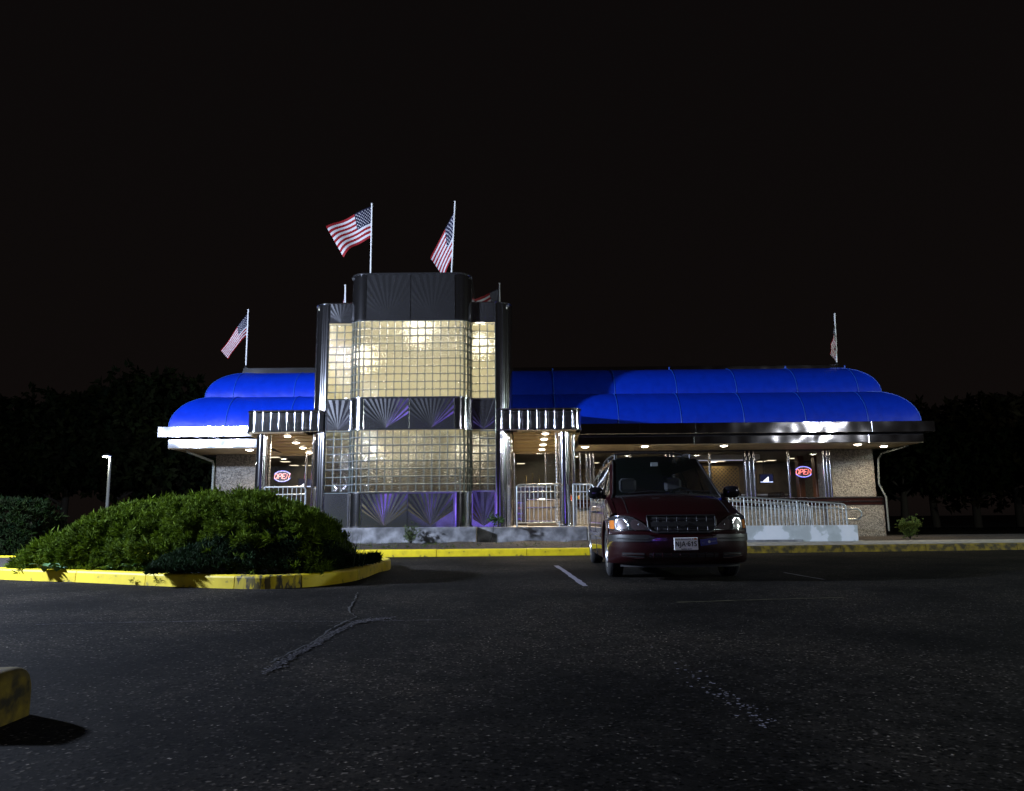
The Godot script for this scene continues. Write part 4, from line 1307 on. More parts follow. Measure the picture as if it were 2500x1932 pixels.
	for k in 4:
		var b := MB.new(); b.tube([Vector3(-0.3 + k * 0.22, 0, 0), Vector3(-0.3 + k * 0.22, 1.75 - 0.06 * absf(k - 1), 0)], 0.03, 10)
		part(t, "brass_post", b, mt("brass", Color(0.6, 0.45, 0.16), 0.2, 1.0))
	# small coloured packets on the counter by the entrance
	for k in 5:
		t = thing("counter_packet", "small coloured packet standing on a counter inside the entrance", "packet", Vector3(1.72 + k * 0.085, 1.3, -23.4), 0.0, "packets by the entrance window")
		bxp(t, "box", Vector3(-0.035, 0, -0.03), Vector3(0.035, 0.12 + 0.02 * (k % 3), 0.03), mt("packet_%d" % k, [Color(0.7, 0.6, 0.05), Color(0.6, 0.06, 0.03), Color(0.7, 0.7, 0.65), Color(0.1, 0.35, 0.1), Color(0.65, 0.3, 0.04)][k], 0.5), 0.004)
		bxp(t, "lid", Vector3(-0.03, 0.12 + 0.02 * (k % 3), -0.025), Vector3(0.03, 0.132 + 0.02 * (k % 3), 0.025), M.white_plastic, 0.003)
	t = thing("entrance_counter", "low counter inside the entrance window holding coloured packets", "counter", Vector3(1.9, 0.5, -23.4))
	bxp(t, "counter_body", Vector3(-0.35, 0, -0.2), Vector3(0.45, 0.78, 0.2), M.brown_panel, 0.02)
	bxp(t, "counter_top", Vector3(-0.38, 0.78, -0.22), Vector3(0.48, 0.8, 0.22), M.white_plastic, 0.006)

# ------------------------------------------------------------------ flags
func flag_texture() -> ImageTexture:
	var W := 380; var H := 200
	var im := Image.create(W, H, false, Image.FORMAT_RGB8)
	var red := Color(0.55, 0.03, 0.08); var white := Color(0.8, 0.8, 0.82); var navy := Color(0.02, 0.03, 0.17)
	for s in 13:
		im.fill_rect(Rect2i(0, int(s * H / 13.0), W, int(H / 13.0) + 2), red if s % 2 == 0 else white)
	var cw := int(W * 0.4); var ch := int(H * 7 / 13.0)
	im.fill_rect(Rect2i(0, 0, cw, ch), navy)
	for r in 9:
		var n := 6 if r % 2 == 0 else 5
		for c in n:
			var cx := cw * ((c * 2 + (1 if r % 2 == 0 else 2)) / 12.0); var cy := ch * (r + 1) / 10.0
			for y in range(int(cy) - 6, int(cy) + 7):
				for x in range(int(cx) - 6, int(cx) + 7):
					var v := Vector2(x - cx, y - cy)
					var an := fposmod(atan2(v.x, -v.y), TAU / 5.0) - TAU / 10.0
					var rr := v.length()
					# five-pointed star outline in polar form
					var edge := 5.2 * cos(TAU / 5.0) / cos(TAU / 10.0) / maxf(0.2, cos(TAU / 10.0 - absf(an)) * 1.0) if absf(an) < 0.01 else lerpf(2.3, 5.6, absf(an) / (TAU / 10.0))
					if rr < edge and x >= 0 and y >= 0 and x < W and y < H: im.set_pixel(x, y, white)
	return ImageTexture.create_from_image(im)

func flag(label: String, foot: Vector3, tip: Vector3, ht: Vector3, hb: Vector3, ft: Vector3, fb: Vector3, sag: float, wave: float, waves: float, ph: float) -> void:
	var t := thing("flag", label, "flag", foot, 0.0, "flags on the diner roof")
	var b := MB.new(); b.tube([Vector3.ZERO, (tip - foot) * 0.5, tip - foot], 0.022, 10)
	part(t, "pole", b, M.white_plastic)
	b = MB.new(); b.lathe([Vector2(0, -0.03), Vector2(0.026, -0.01), Vector2(0.03, 0.01), Vector2(0, 0.035)], tip - foot, 10)
	part(t, "finial", b, M.white_plastic)
	b = MB.new(); b.lathe([Vector2(0.05, 0), Vector2(0.05, 0.03), Vector2(0.03, 0.07), Vector2(0.022, 0.1)], Vector3(0, 0, 0), 12)
	part(t, "pole_socket", b, M.steel)
	var rows := []; var uvs := []
	for j in 15:
		var v := j / 14.0
		var row := []; var ur := []
		for i in 33:
			var u := i / 32.0
			var p := ht.lerp(hb, v).lerp(ft.lerp(fb, v), u)
			p.y += sag * sin(PI * u) * (0.4 + 0.6 * v)
			p.z += wave * u * sin(u * waves + ph + v * 1.3) * 1.0
			p.x += wave * 0.35 * u * sin(u * waves * 0.8 + ph * 1.7 + v)
			p.y += wave * 0.25 * u * sin(u * waves * 1.1 + ph + v * 2.0)
			row.append(p - foot); ur.append(Vector2(u, v))
		rows.append(row); uvs.append(ur)
	b = MB.new(); b.grid(rows, Vector3(0, 0, -50), uvs)
	part(t, "flag_cloth", b, M.flag_cloth)

func build_flags() -> void:
	var m := mt("flag_cloth", Color(1, 1, 1), 0.75)
	m.albedo_texture = flag_texture()
	m.texture_repeat = false
	m.backlight_enabled = true; m.backlight = Color(0.25, 0.25, 0.25)
	var d := 20.0
	flag("American flag streaming almost level from a pole on the tower crown", Vector3(P(905, 665, d).x, 7.17, -d), P(908, 498, d), P(909, 503, d), P(907, 580, d), P(803, 568, d) + Vector3(0, 0, 0.3), P(839, 632, d) + Vector3(0, 0, 0.15), 0.07, 0.10, 7.5, 0.4)
	flag("American flag hanging in steep diagonal stripes from a pole on the tower crown", Vector3(P(1101, 665, d).x, 7.17, -d), P(1111, 493, d), P(1112, 512, d), P(1105, 628, d), P(1044, 614, d) + Vector3(0, 0, -0.6), P(1075, 654, d) + Vector3(0, 0, -1.0), 0.05, 0.05, 6.0, 1.2)
	d = 21.2
	flag("American flag almost hidden behind the tower shoulder next to the shorter wing", Vector3(P(844, 745, d).x, 6.47, -d), P(843, 697, d), P(843, 703, d), P(844, 752, d), P(815, 752, d) + Vector3(0, 0, -0.9), P(835, 800, d) + Vector3(0, 0, -0.7), 0.03, 0.05, 6.0, 2.0)
	flag("dark-backed American flag behind the tower shoulder next to the longer wing", Vector3(P(1220, 742, d).x, 6.47, -d), P(1219, 693, d), P(1219, 705, d), P(1220, 764, d), P(1160, 736, d) + Vector3(0, 0, 0.15), P(1188, 800, d) + Vector3(0, 0, -0.4), 0.03, 0.06, 6.0, 0.8)
	d = 23.15
	flag("American flag drooping from a pole on the shorter wing roof", Vector3(P(600, 895, d).x, 5.53, -d), P(606, 757, d), P(604, 766, d), P(601, 822, d), P(546, 860, d) + Vector3(0, 0, 0.2), P(572, 886, d) + Vector3(0, 0, 0.45), 0.12, 0.07, 6.0, 0.2)
	flag("American flag hanging limp and folded on the longer wing roof", Vector3(P(2043, 888, d).x, 5.46, -d), P(2038, 767, d), P(2040, 784, d), P(2044, 836, d), P(2020, 866, d) + Vector3(0, 0, 0.2), P(2050, 884, d) + Vector3(0, 0, -0.15), 0.0, 0.07, 16.0, 0.4)

# ------------------------------------------------------------------ the minivan (local: nose at z = 0, tail towards -z)
func v_prof(y: float) -> float:
	var T := [[0.20, -0.14], [0.24, -0.07], [0.30, -0.03], [0.40, -0.005], [0.48, 0.0], [0.555, -0.004], [0.575, -0.035], [0.60, -0.06], [0.68, -0.085], [0.76, -0.12], [0.82, -0.17], [0.86, -0.24]]
	for i in T.size() - 1:
		if y <= T[i + 1][0]:
			return lerpf(T[i][1], T[i + 1][1], clampf((y - T[i][0]) / (T[i + 1][0] - T[i][0]), 0, 1))
	return -0.24

func v_plan(x: float) -> float:
	var a := minf(absf(x) / 0.93, 1.0)
	return -0.52 * (1.0 - sqrt(maxf(0.0, 1.0 - pow(a, 3.0))))

func v_top(x: float) -> float:
	return 0.842 - 0.055 * smoothstep(0.5, 0.92, absf(x))

func fr(x: float, y: float, off := 0.0) -> Vector3:
	var e := 0.004
	var n := Vector3(-(v_plan(x + e) - v_plan(x - e)) / (2 * e), -(v_prof(y + e) - v_prof(y - e)) / (2 * e), 1.0).normalized()
	return Vector3(x, y, v_plan(x) + v_prof(y)) + n * off

func fr_patch(x0: float, x1: float, lo: Callable, hi: Callable, off: float, nx := 14, ny := 5) -> MB:
	var rows := []
	for j in ny + 1:
		var row := []
		for i in nx + 1:
			var x := lerpf(x0, x1, float(i) / nx)
			row.append(fr(x, lerpf(lo.call(x), hi.call(x), float(j) / ny), off))
		rows.append(row)
	var b := MB.new(); b.grid(rows, Vector3(0, 0.5, -3))
	return b

func fr_line(pts: Array, off: float, r: float) -> MB:
	var path := []
	for i in pts.size() - 1:
		for k in 5: 
			var q: Vector2 = pts[i].lerp(pts[i + 1], k / 5.0)
			path.append(fr(q.x, q.y, off))
	path.append(fr(pts[-1].x, pts[-1].y, off))
	var b := MB.new(); b.tube(path, r, 6)
	return b

func v_section(z: float) -> Array:    # half section at z < -0.46, from the sill up to the crown of the roof
	var w := 0.925 - 0.05 * smoothstep(-3.4, -4.7, z) - 0.0
	var arch := 0.0
	for ax in [-0.98, -4.03]:
		var q := absf(z - ax) / 0.395
		if q < 1.0: arch = maxf(arch, 0.32 + 0.395 * sqrt(1.0 - q * q))
	var s := []
	var y0 := maxf(0.21, arch)
	s.append(Vector2(w - 0.10, y0))
	s.append(Vector2(w - 0.015, y0 + 0.012))
	s.append(Vector2(w, maxf(0.40, arch + 0.03)))
	s.append(Vector2(w + 0.004, maxf(0.56, arch + 0.05)))
	s.append(Vector2(w, maxf(0.70, arch + 0.06)))
	if z > -1.13:
		var t := clampf((-0.33 - z) / 0.8, 0.0, 1.0)
		var e := lerpf(0.795, 1.035, t)
		s.append(Vector2(w - 0.03, lerpf(0.76, 0.93, t)))
		s.append(Vector2(w - 0.075, lerpf(0.785, 1.01, t)))
		s.append(Vector2(0.80, e))
		s.append(Vector2(0.79, e)); s.append(Vector2(0.4, e)); s.append(Vector2(0, e))
		return s
	var t2 := clampf((-1.13 - z) / 0.95, 0.0, 1.0)
	var hw := lerpf(1.05, 1.635, pow(t2, 0.92))
	var belt := 1.02 + 0.02 * smoothstep(-1.2, -4.5, z)
	s.append(Vector2(w - 0.012, 0.92))
	s.append(Vector2(w - 0.045, belt))
	var rear := smoothstep(-4.2, -4.72, z)
	var roof := minf(hw, 1.635 + 0.03 * smoothstep(-2.0, -3.0, z)) - 0.10 * rear
	var wt := minf(roof - 0.035, 1.53)
	var k := clampf((wt - belt) / 0.5, 0.0, 1.0)
	s.append(Vector2(lerpf(0.815, 0.725, k), wt))
	s.append(Vector2(lerpf(0.765, 0.665, k), roof))
	s.append(Vector2(0.45, roof + 0.03 * clampf(k * 1.2, 0.4, 1.0)))
	s.append(Vector2(0, roof + 0.045 * clampf(k * 1.2, 0.5, 1.0)))
	return s

func v_point(z: float, p: Vector2, side: float) -> Vector3:
	var bow := 0.0
	if z < -1.05 and z > -2.3 and p.y > 1.03 and p.x < 0.77:          # the windscreen bows forwards
		bow = 0.13 * (1.0 - pow(p.x / 0.77, 2.0)) * smoothstep(-2.3, -1.8, z)
	return Vector3(p.x * side, p.y, z + bow)

func build_van() -> void:
	var paint := mt("van_paint", Color(0.019, 0.0013, 0.0025), 0.35, 0.2)
	paint.clearcoat_enabled = true; paint.clearcoat = 1.0; paint.clearcoat_roughness = 0.04
	var black := mt("van_plastic", Color(0.016, 0.016, 0.017), 0.42)
	var ws := mt("windscreen_glass", Color(0.01, 0.014, 0.012), 0.0)
	ws.albedo_color.a = 0.35; ws.transparency = BaseMaterial3D.TRANSPARENCY_ALPHA
	var sg := mt("side_glass", Color(0.006, 0.007, 0.008), 0.0)
	sg.albedo_color.a = 0.75; sg.transparency = BaseMaterial3D.TRANSPARENCY_ALPHA
	var clear := mt("lamp_lens", Color(0.9, 0.92, 1.0), 0.0)
	clear.albedo_color.a = 0.03; clear.transparency = BaseMaterial3D.TRANSPARENCY_ALPHA
	var chrome := mt("chrome", Color(0.7, 0.71, 0.75), 0.12, 1.0)
	var rough_chrome := mt("lamp_reflector", Color(0.30, 0.30, 0.32), 0.12, 1.0)
	var amber := mt("amber_lens", Color(0.75, 0.22, 0.01), 0.15)
	var seat := mt("seat_cloth", Color(0.22, 0.23, 0.25), 0.9)
	var t := thing("minivan", "dark red minivan parked nose out in front of the diner", "minivan", Vector3(2.075, 0, -9.22), deg_to_rad(-1.8))
	t.scale = Vector3(0.95, 1, 1)
	# front bumper and nose
	var rows := []
	for j in 25:
		var row := []
		for i in 41:
			var s := lerpf(-1, 1, i / 40.0)
			var x := 0.926 * s * (1.5 - 0.5 * s * s)
			row.append(fr(x, lerpf(0.205, v_top(x), j / 24.0)))
		rows.append(row)
	var b := MB.new(); b.grid(rows, Vector3(0, 0.5, -2))
	var front := part(t, "front_bumper", b, paint)
	# bonnet
	rows = []
	for j in 13:
		var s := j / 12.0
		var row := []
		for i in 25:
			var u := lerpf(-1, 1, i / 24.0); var x := 0.80 * u
			var f := fr(x, v_top(x))
			var c := Vector3(0.79 * u, 1.075 - 0.03 * u * u, -1.15 + 0.14 * (1.0 - u * u))
			var p := f.lerp(c, s)
			p.y += 0.035 * sin(PI * s) * (1.0 - 0.35 * u * u) + 0.008 * smoothstep(0.5, 0.56, absf(u)) * sin(PI * s)
			row.append(p)
		rows.append(row)
	b = MB.new(); b.grid(rows, Vector3(0, -3, -0.6))
	part(t, "bonnet", b, paint)
	b = MB.new()
	for sd in [-1.0, 1.0]:                                   # shut line of the bonnet
		var path := []
		for j in 13: path.append(rows[j][2 if sd < 0 else 22] + Vector3(0, 0.003, 0))
		b.tube(path, 0.004, 5)
	part(t, "bonnet_gap", b, black)
	# sides, pillars and roof: stations every 3 cm
	var zs := []
	var z := -0.46
	while z > -4.73:
		zs.append(z); z -= 0.03
	var body := MB.new(); var screen := MB.new(); var panes := {}
	for sd in [-1.0, 1.0]:
		var sec := []
		for q in zs:
			var r := []
			for p in v_section(q): r.append(v_point(q, p, sd))
			sec.append(r)
		for part_range in [[0, 6], [6, 7], [7, 8], [8, 10]]:
			var a: int = part_range[0]; var c: int = part_range[1]
			var run := []; var kind := ""
			for i in zs.size():
				var q: float = zs[i]
				var k := "body"
				if a >= 6 and q > -1.13: k = "none" if a > 6 else "body"
				elif a == 8 and q > -2.06: k = "screen"
				elif a == 6 and (q < -1.36 and q > -2.36 or q < -2.45 and q > -3.50 or q < -3.58 and q > -4.52): k = "glass%d" % (1 if q > -2.4 else 2 if q > -3.54 else 3)
				if a == 6 and q > -1.13: k = "body"
				if k != kind:
					if run.size() > 1 or (run.size() == 1):
						run.append(sec[i].slice(a, c + 1))
						_v_emit(kind, run, body, screen, panes, sd)
					run = []; kind = k
				run.append(sec[i].slice(a, c + 1))
			_v_emit(kind, run, body, screen, panes, sd)
		# tail
		var tail := []
		for p in sec[-1]: tail.append(p)
		var mid := Vector3(0, 0.9, -4.76)
		for i in tail.size() - 1: body.tri(mid, tail[i], tail[i + 1], Vector3.FORWARD)
		body.tri(mid, tail[0], Vector3(0, tail[0].y, tail[0].z), Vector3.FORWARD)
	var shell := part(t, "body_shell", body, paint)
	part(t, "windscreen", screen, ws)
	for k in panes: part(t, "side_window", panes[k], sg)
	# black windscreen surround and wipers
	b = MB.new()
	for sd in [-1.0, 1.0]:
		var path := []
		for q in range(22, 54, 2):
			var p := v_point(zs[q], v_section(zs[q])[8], sd); path.append(p + Vector3(sd * 0.004, 0.006, 0.004))
		b.tube(path, 0.012, 6)
	var cw := []
	for i in 21:
		var u := lerpf(-1, 1, i / 20.0)
		cw.append(Vector3(0.78 * u, 1.078 - 0.03 * u * u, -1.16 + 0.14 * (1.0 - u * u)))
	b.tube(cw, 0.014, 6)
	part(t, "windscreen_seal", b, black)
	for q in [[-0.55, 0.05], [0.02, 0.62]]:
		b = MB.new(); b.tube([Vector3(q[0], 1.10, -1.08), Vector3((q[0] + q[1]) / 2, 1.125, -1.06), Vector3(q[1], 1.12, -1.10)], 0.009, 6)
		part(t, "wiper", b, black)
	# shut lines, sill moulding, door handles on both sides
	for sd in [-1.0, 1.0]:
		for q in [-1.40, -2.40, -3.54]:
			b = MB.new()
			var path := []
			var sc := v_section(q)
			for i in range(1, 7): path.append(v_point(q, sc[i], sd) + Vector3(sd * 0.001, 0, 0))
			b.tube(path, 0.005, 5)
			part(t, "door_gap", b, black)
		bxp(t, "side_moulding", Vector3(sd * 0.925, 0.50, -3.55), Vector3(sd * 0.945, 0.565, -1.45), paint, 0.01)
		for q in [-2.18, -2.62]:
			b = MB.new(); b.tube([Vector3(sd * 0.92, 0.86, q - 0.08), Vector3(sd * 0.955, 0.865, q - 0.05), Vector3(sd * 0.955, 0.865, q + 0.05), Vector3(sd * 0.92, 0.86, q + 0.08)], 0.014, 6)
			part(t, "door_handle", b, black)
	bxp(t, "underbody", Vector3(-0.72, 0.19, -4.6), Vector3(0.72, 0.42, -0.3), M.black_rubber)
	bxp(t, "bulkhead", Vector3(-0.84, 0.3, -1.16), Vector3(0.84, 0.98, -1.08), M.black_rubber)
	# wheels
	for q in [[-0.98, 1], [-0.98, -1], [-4.03, 1], [-4.03, -1]]:
		var wh := Node3D.new(); wh.name = "wheel"; t.add_child(wh, true)
		wh.position = Vector3(q[1] * 0.79, 0.325, q[0])
		var ax := Vector3(q[1], 0, 0)
		b = MB.new(); b.lathe([Vector2(0.20, 0.10), Vector2(0.235, 0.112), Vector2(0.285, 0.108), Vector2(0.315, 0.092), Vector2(0.325, 0.06), Vector2(0.327, 0.0), Vector2(0.325, -0.06), Vector2(0.315, -0.092), Vector2(0.27, -0.105), Vector2(0.20, -0.10)], Vector3.ZERO, 36, ax)
		var ty := part(wh, "tyre", b, M.black_rubber)
		b = MB.new()
		for k in [-0.045, -0.015, 0.015, 0.045]: b.lathe([Vector2(0.3262, k - 0.012), Vector2(0.3305, k - 0.009), Vector2(0.3305, k + 0.009), Vector2(0.3262, k + 0.012)], Vector3.ZERO, 36, ax)
		part(wh, "tread_rib", b, M.black_rubber)
		b = MB.new(); b.lathe([Vector2(0.205, 0.095), Vector2(0.20, 0.105), Vector2(0.185, 0.098), Vector2(0.165, 0.05), Vector2(0.06, 0.058), Vector2(0.04, 0.085), Vector2(0.0, 0.09)], Vector3.ZERO, 32, ax)
		part(wh, "rim", b, M.aluminium)
		for k in 6:
			var an := TAU * k / 6
			b = MB.new()
			b.box(Vector3(-0.022, 0.045, 0.05), Vector3(0.022, 0.19, 0.094), 0.012, Transform3D(Basis(Quaternion(Vector3.BACK, ax)) * Basis(Vector3.BACK, an), Vector3.ZERO))
			part(wh, "spoke", b, M.aluminium)
	# headlamps
	for sd in [-1.0, 1.0]:
		var hl := Node3D.new(); hl.name = "headlamp"; t.add_child(hl, true)
		var lo := func(_x: float) -> float: return 0.613
		var hi := func(x: float) -> float:
			var a := absf(x)
			return 0.785 - 0.175 * pow(clampf((0.70 - a) / 0.30, 0.0, 1.0), 1.7) - 0.02 * smoothstep(0.8, 0.9, a)
		var refl := MB.new()
		var rr := []
		for j in 9:
			var row := []
			for i in 27:
				var x: float = sd * lerpf(0.41, 0.895, i / 26.0)
				var y := lerpf(lo.call(x), hi.call(x), j / 8.0)
				var bowl := 0.0
				if absf(x) < 0.67: bowl = -0.03 * (1.0 - minf(1.0, Vector2((absf(x) - 0.55) / 0.13, (y - 0.685) / 0.085).length()))
				else: bowl = -0.02 * (1.0 - minf(1.0, Vector2((absf(x) - 0.76) / 0.08, (y - 0.69) / 0.085).length()))
				row.append(fr(x, y, 0.003 + bowl + 0.002 * ((i + j) % 2)))
			rr.append(row)
		refl.grid(rr, Vector3(0, 0.5, -3))
		part(hl, "reflector", refl, rough_chrome)
		b = MB.new(); b.lathe([Vector2(0.026, 0.0), Vector2(0.024, 0.022), Vector2(0.012, 0.032), Vector2(0, 0.034)], fr(sd * 0.55, 0.69, -0.026), 14, Vector3.BACK)
		part(hl, "bulb", b, chrome)
		part(hl, "clear_lens", fr_patch(sd * 0.41, sd * 0.895, lo, hi, 0.016, 18, 6), clear)
		part(hl, "amber_lens", fr_patch(sd * 0.842, sd * 0.893, func(_x): return 0.63, func(_x): return 0.735, 0.008, 5, 4), amber)
		b = fr_line([Vector2(sd * 0.665, 0.613), Vector2(sd * 0.69, 0.783)], 0.012, 0.006)
		part(hl, "divider", b, chrome)
		var out := []
		for i in 13: out.append(Vector2(sd * lerpf(0.41, 0.895, i / 12.0), hi.call(sd * lerpf(0.41, 0.895, i / 12.0))))
		out.append(Vector2(sd * 0.895, 0.613)); out.append(Vector2(sd * 0.41, 0.613)); out.append(out[0])
		part(hl, "lamp_rim", fr_line(out, 0.014, 0.006), chrome)
	# grille
	var gr := Node3D.new(); gr.name = "grille"; t.add_child(gr)
	var glo := func(x: float) -> float: return 0.578 + 0.10 * pow(clampf((absf(x) - 0.33) / 0.12, 0.0, 1.0), 2.0)
	var ghi := func(_x: float) -> float: return 0.785
	part(gr, "grille_opening", fr_patch(-0.43, 0.43, glo, ghi, 0.003, 22, 5), M.black_rubber)
	var ring := []
	for i in 17: ring.append(Vector2(lerpf(-0.43, 0.43, i / 16.0), glo.call(lerpf(-0.43, 0.43, i / 16.0))))
	ring.append(Vector2(0.44, 0.785)); ring.append(Vector2(-0.44, 0.785)); ring.append(ring[0])
	part(gr, "grille_frame", fr_line(ring, 0.010, 0.013), black)
	for q in [[0.742, 0.40], [0.612, 0.34]]:
		part(gr, "grille_bar", fr_line([Vector2(-q[1], q[0]), Vector2(0, q[0]), Vector2(q[1], q[0])], 0.012, 0.005), M.grille_metal)
	part(gr, "centre_bar", fr_patch(-0.42, 0.42, func(_x): return 0.655, func(_x): return 0.708, 0.012, 18, 3), black)
	for i in 6:
		var x := -0.32 + i * 0.128
		for q in [[0.715, 0.77], [0.588, 0.65]]:
			part(gr, "grille_post", fr_line([Vector2(x, q[0]), Vector2(x + 0.004, q[1])], 0.013, 0.004), M.grille_metal)
	b = MB.new()
	b.prism(PackedVector2Array([Vector2(-0.075, -0.015), Vector2(-0.032, -0.015), Vector2(-0.024, -0.032), Vector2(0.036, -0.032), Vector2(0.026, -0.015), Vector2(0.07, -0.015), Vector2(0.085, 0.015), Vector2(0.036, 0.015), Vector2(0.026, 0.032), Vector2(-0.034, 0.032), Vector2(-0.024, 0.015), Vector2(-0.062, 0.015)]), 0.0, 0.01, Transform3D(Basis(Vector3.RIGHT, -0.25), fr(0, 0.682, 0.014)))
	part(gr, "emblem", b, black)
	# bumper strips, air intakes
	for sd in [-1.0, 1.0]:
		part(t, "bumper_strip", fr_patch(sd * 0.37, sd * 0.915, func(x): return 0.478 + 0.03 * smoothstep(0.45, 0.37, absf(x)), func(x): return 0.556 - 0.02 * smoothstep(0.45, 0.37, absf(x)), 0.008, 18, 4), black)
		part(t, "strip_groove", fr_line([Vector2(sd * 0.44, 0.515), Vector2(sd * 0.82, 0.515)], 0.009, 0.006), M.black_rubber)
		part(t, "strip_edge", fr_line([Vector2(sd * 0.37, 0.556), Vector2(sd * 0.6, 0.562), Vector2(sd * 0.91, 0.562)], 0.006, 0.006), paint)
		var fs := fr_patch(sd * 0.50, sd * 0.77, func(x): return 0.288 + 0.02 * smoothstep(0.6, 0.77, absf(x)), func(_x): return 0.345, 0.003, 12, 3)
		part(t, "side_intake", fs, M.black_rubber)
		part(t, "intake_blade", fr_line([Vector2(sd * 0.51, 0.318), Vector2(sd * 0.76, 0.322)], 0.008, 0.006), paint)
		part(t, "intake_lip", fr_line([Vector2(sd * 0.50, 0.284), Vector2(sd * 0.62, 0.280), Vector2(sd * 0.77, 0.302)], 0.008, 0.007), paint)
	part(t, "lower_intake", fr_patch(-0.44, 0.44, func(_x): return 0.290, func(_x): return 0.345, 0.003, 20, 3), M.black_rubber)
	for i in 8:
		part(t, "intake_post", fr_line([Vector2(-0.385 + i * 0.11, 0.29), Vector2(-0.385 + i * 0.11, 0.345)], 0.006, 0.006), paint)
	part(t, "intake_blade", fr_line([Vector2(-0.44, 0.318), Vector2(0, 0.318), Vector2(0.44, 0.318)], 0.006, 0.004), paint)
	part(t, "air_dam", fr_patch(-0.80, 0.80, func(_x): return 0.165, func(_x): return 0.212, -0.03, 18, 2), M.black_rubber)
	# number plate with its lettering
	var pl := Node3D.new(); pl.name = "number_plate"; t.add_child(pl)
	pl.position = Vector3(0.02, 0.452, 0.024)
	pl.rotation.z = deg_to_rad(0.5)
	bxp(pl, "plate", Vector3(-0.152, -0.075, -0.02), Vector3(0.152, 0.075, 0.0), mt("plate_white", Color(0.84, 0.85, 0.86), 0.5), 0.006)
	var ink := mt("plate_ink", Color(0.01, 0.01, 0.015), 0.6)
	lettering(pl, "NJA\u00b761S", 0.105, Vector3(0, -0.046, 0.001), 0.0000, ink, 0.268, true)
	lettering(pl, "New Jersey", 0.026, Vector3(0, 0.046, 0.001), 0.0, ink, 0.13, false)
	lettering(pl, "Garden State", 0.022, Vector3(0, -0.068, 0.001), 0.0, ink, 0.14, false)
	for sd in [-1.0, 1.0]:
		b = MB.new(); b.lathe([Vector2(0.007, 0), Vector2(0.006, 0.004), Vector2(0, 0.005)], Vector3(sd * 0.088, 0.058, 0), 8, Vector3.BACK)
		part(pl, "bolt", b, ink)
	bxp(pl, "month_sticker", Vector3(0.105, 0.048, 0), Vector3(0.138, 0.068, 0.0012), mt("sticker_orange", Color(0.55, 0.16, 0.03), 0.5))
	bxp(pl, "year_sticker", Vector3(-0.14, 0.046, 0), Vector3(-0.105, 0.066, 0.0012), mt("sticker_pale", Color(0.45, 0.42, 0.3), 0.5))
	# blue bumper sticker
	var st := Node3D.new(); st.name = "bumper_sticker"; t.add_child(st)
	st.position = fr(0.31, 0.475, 0.012); st.rotation.z = deg_to_rad(6); st.rotation.y = atan2(0.10, 1.0)
	bxp(st, "sticker_sheet", Vector3(-0.11, -0.038, -0.004), Vector3(0.11, 0.038, 0.0), mt("sticker_blue", Color(0.006, 0.012, 0.22), 0.4))
	lettering(st, "NJ", 0.034, Vector3(-0.075, -0.022, 0.0006), 0.0, mt("sticker_dim", Color(0.12, 0.13, 0.30), 0.5), 0.03, false)
	b = MB.new(); b.lathe([Vector2(0, 0.0008), Vector2(0.016, 0.0008), Vector2(0.016, 0.0)], Vector3(0.008, 0, 0), 14, Vector3.BACK)
	part(st, "sticker_badge", b, mt("sticker_white", Color(0.6, 0.62, 0.7), 0.5))
	bxp(st, "sticker_band", Vector3(0.03, -0.006, 0), Vector3(0.10, 0.006, 0.0008), M.sticker_dim)
	# door mirrors
	for sd in [-1.0, 1.0]:
		var mr := Node3D.new(); mr.name = "door_mirror"; t.add_child(mr, true)
		var mg := []
		for j in 13:
			var ph := lerpf(-PI / 2, PI / 2, j / 12.0)
			var row := []
			for i in 25:
				var th := TAU * i / 24.0
				var cx := signf(cos(th)) * pow(absf(cos(th)), 0.6); var cz := signf(sin(th)) * pow(absf(sin(th)), 0.8)
				var cp := pow(maxf(cos(ph), 0.0), 0.6)
				row.append(Vector3(sd * 1.0, 1.115, -1.36) + Vector3(0.118 * cx * cp, 0.082 * signf(sin(ph)) * pow(absf(sin(ph)), 0.7), 0.075 * cz * cp))
			mg.append(row)
		b = MB.new(); b.grid(mg, Vector3(sd * 1.0, 1.115, -1.36), [], true)
		part(mr, "mirror_shell", b, mt("mirror_black", Color(0.01, 0.01, 0.012), 0.12))
		b = MB.new(); b.tube([Vector3(sd * 0.84, 1.06, -1.38), Vector3(sd * 0.93, 1.07, -1.37)], 0.03, 8)
		part(mr, "mirror_arm", b, black)
	# roof rails with cross bars
	for sd in [-1.0, 1.0]:
		var rl := []
		for q in [[-2.15, 1.665], [-2.25, 1.71], [-2.45, 1.735], [-3.4, 1.755], [-4.05, 1.725], [-4.2, 1.69]]: rl.append(Vector3(sd * 0.60, q[1], q[0]))
		b = MB.new(); b.tube(rl, 0.016, 8)
		part(t, "roof_rail", b, black)
		for q in [-2.22, -3.2, -4.12]:
			bxp(t, "rail_foot", Vector3(sd * 0.60 - 0.02, 1.63, q - 0.05), Vector3(sd * 0.60 + 0.02, 1.72, q + 0.05), black, 0.01)
	for q in [-2.75, -3.8]:
		b = MB.new(); b.tube([Vector3(-0.6, 1.745, q), Vector3(-0.52, 1.775, q), Vector3(0, 1.79, q), Vector3(0.52, 1.775, q), Vector3(0.6, 1.745, q)], 0.015, 8)
		part(t, "cross_bar", b, black)
	# cabin: dashboard, wheel, seats
	bxp(t, "dashboard", Vector3(-0.78, 0.80, -1.55), Vector3(0.78, 1.03, -1.14), black, 0.05)
	b = MB.new()
	var sw := []
	for i in 21:
		var an := TAU * i / 20
		sw.append(Vector3(0.36, 1.02, -1.72) + Vector3(0.19 * cos(an), 0.17 * sin(an), -0.08 * sin(an)))
	b.tube(sw, 0.016, 8, false)
	part(t, "steering_wheel", b, black)
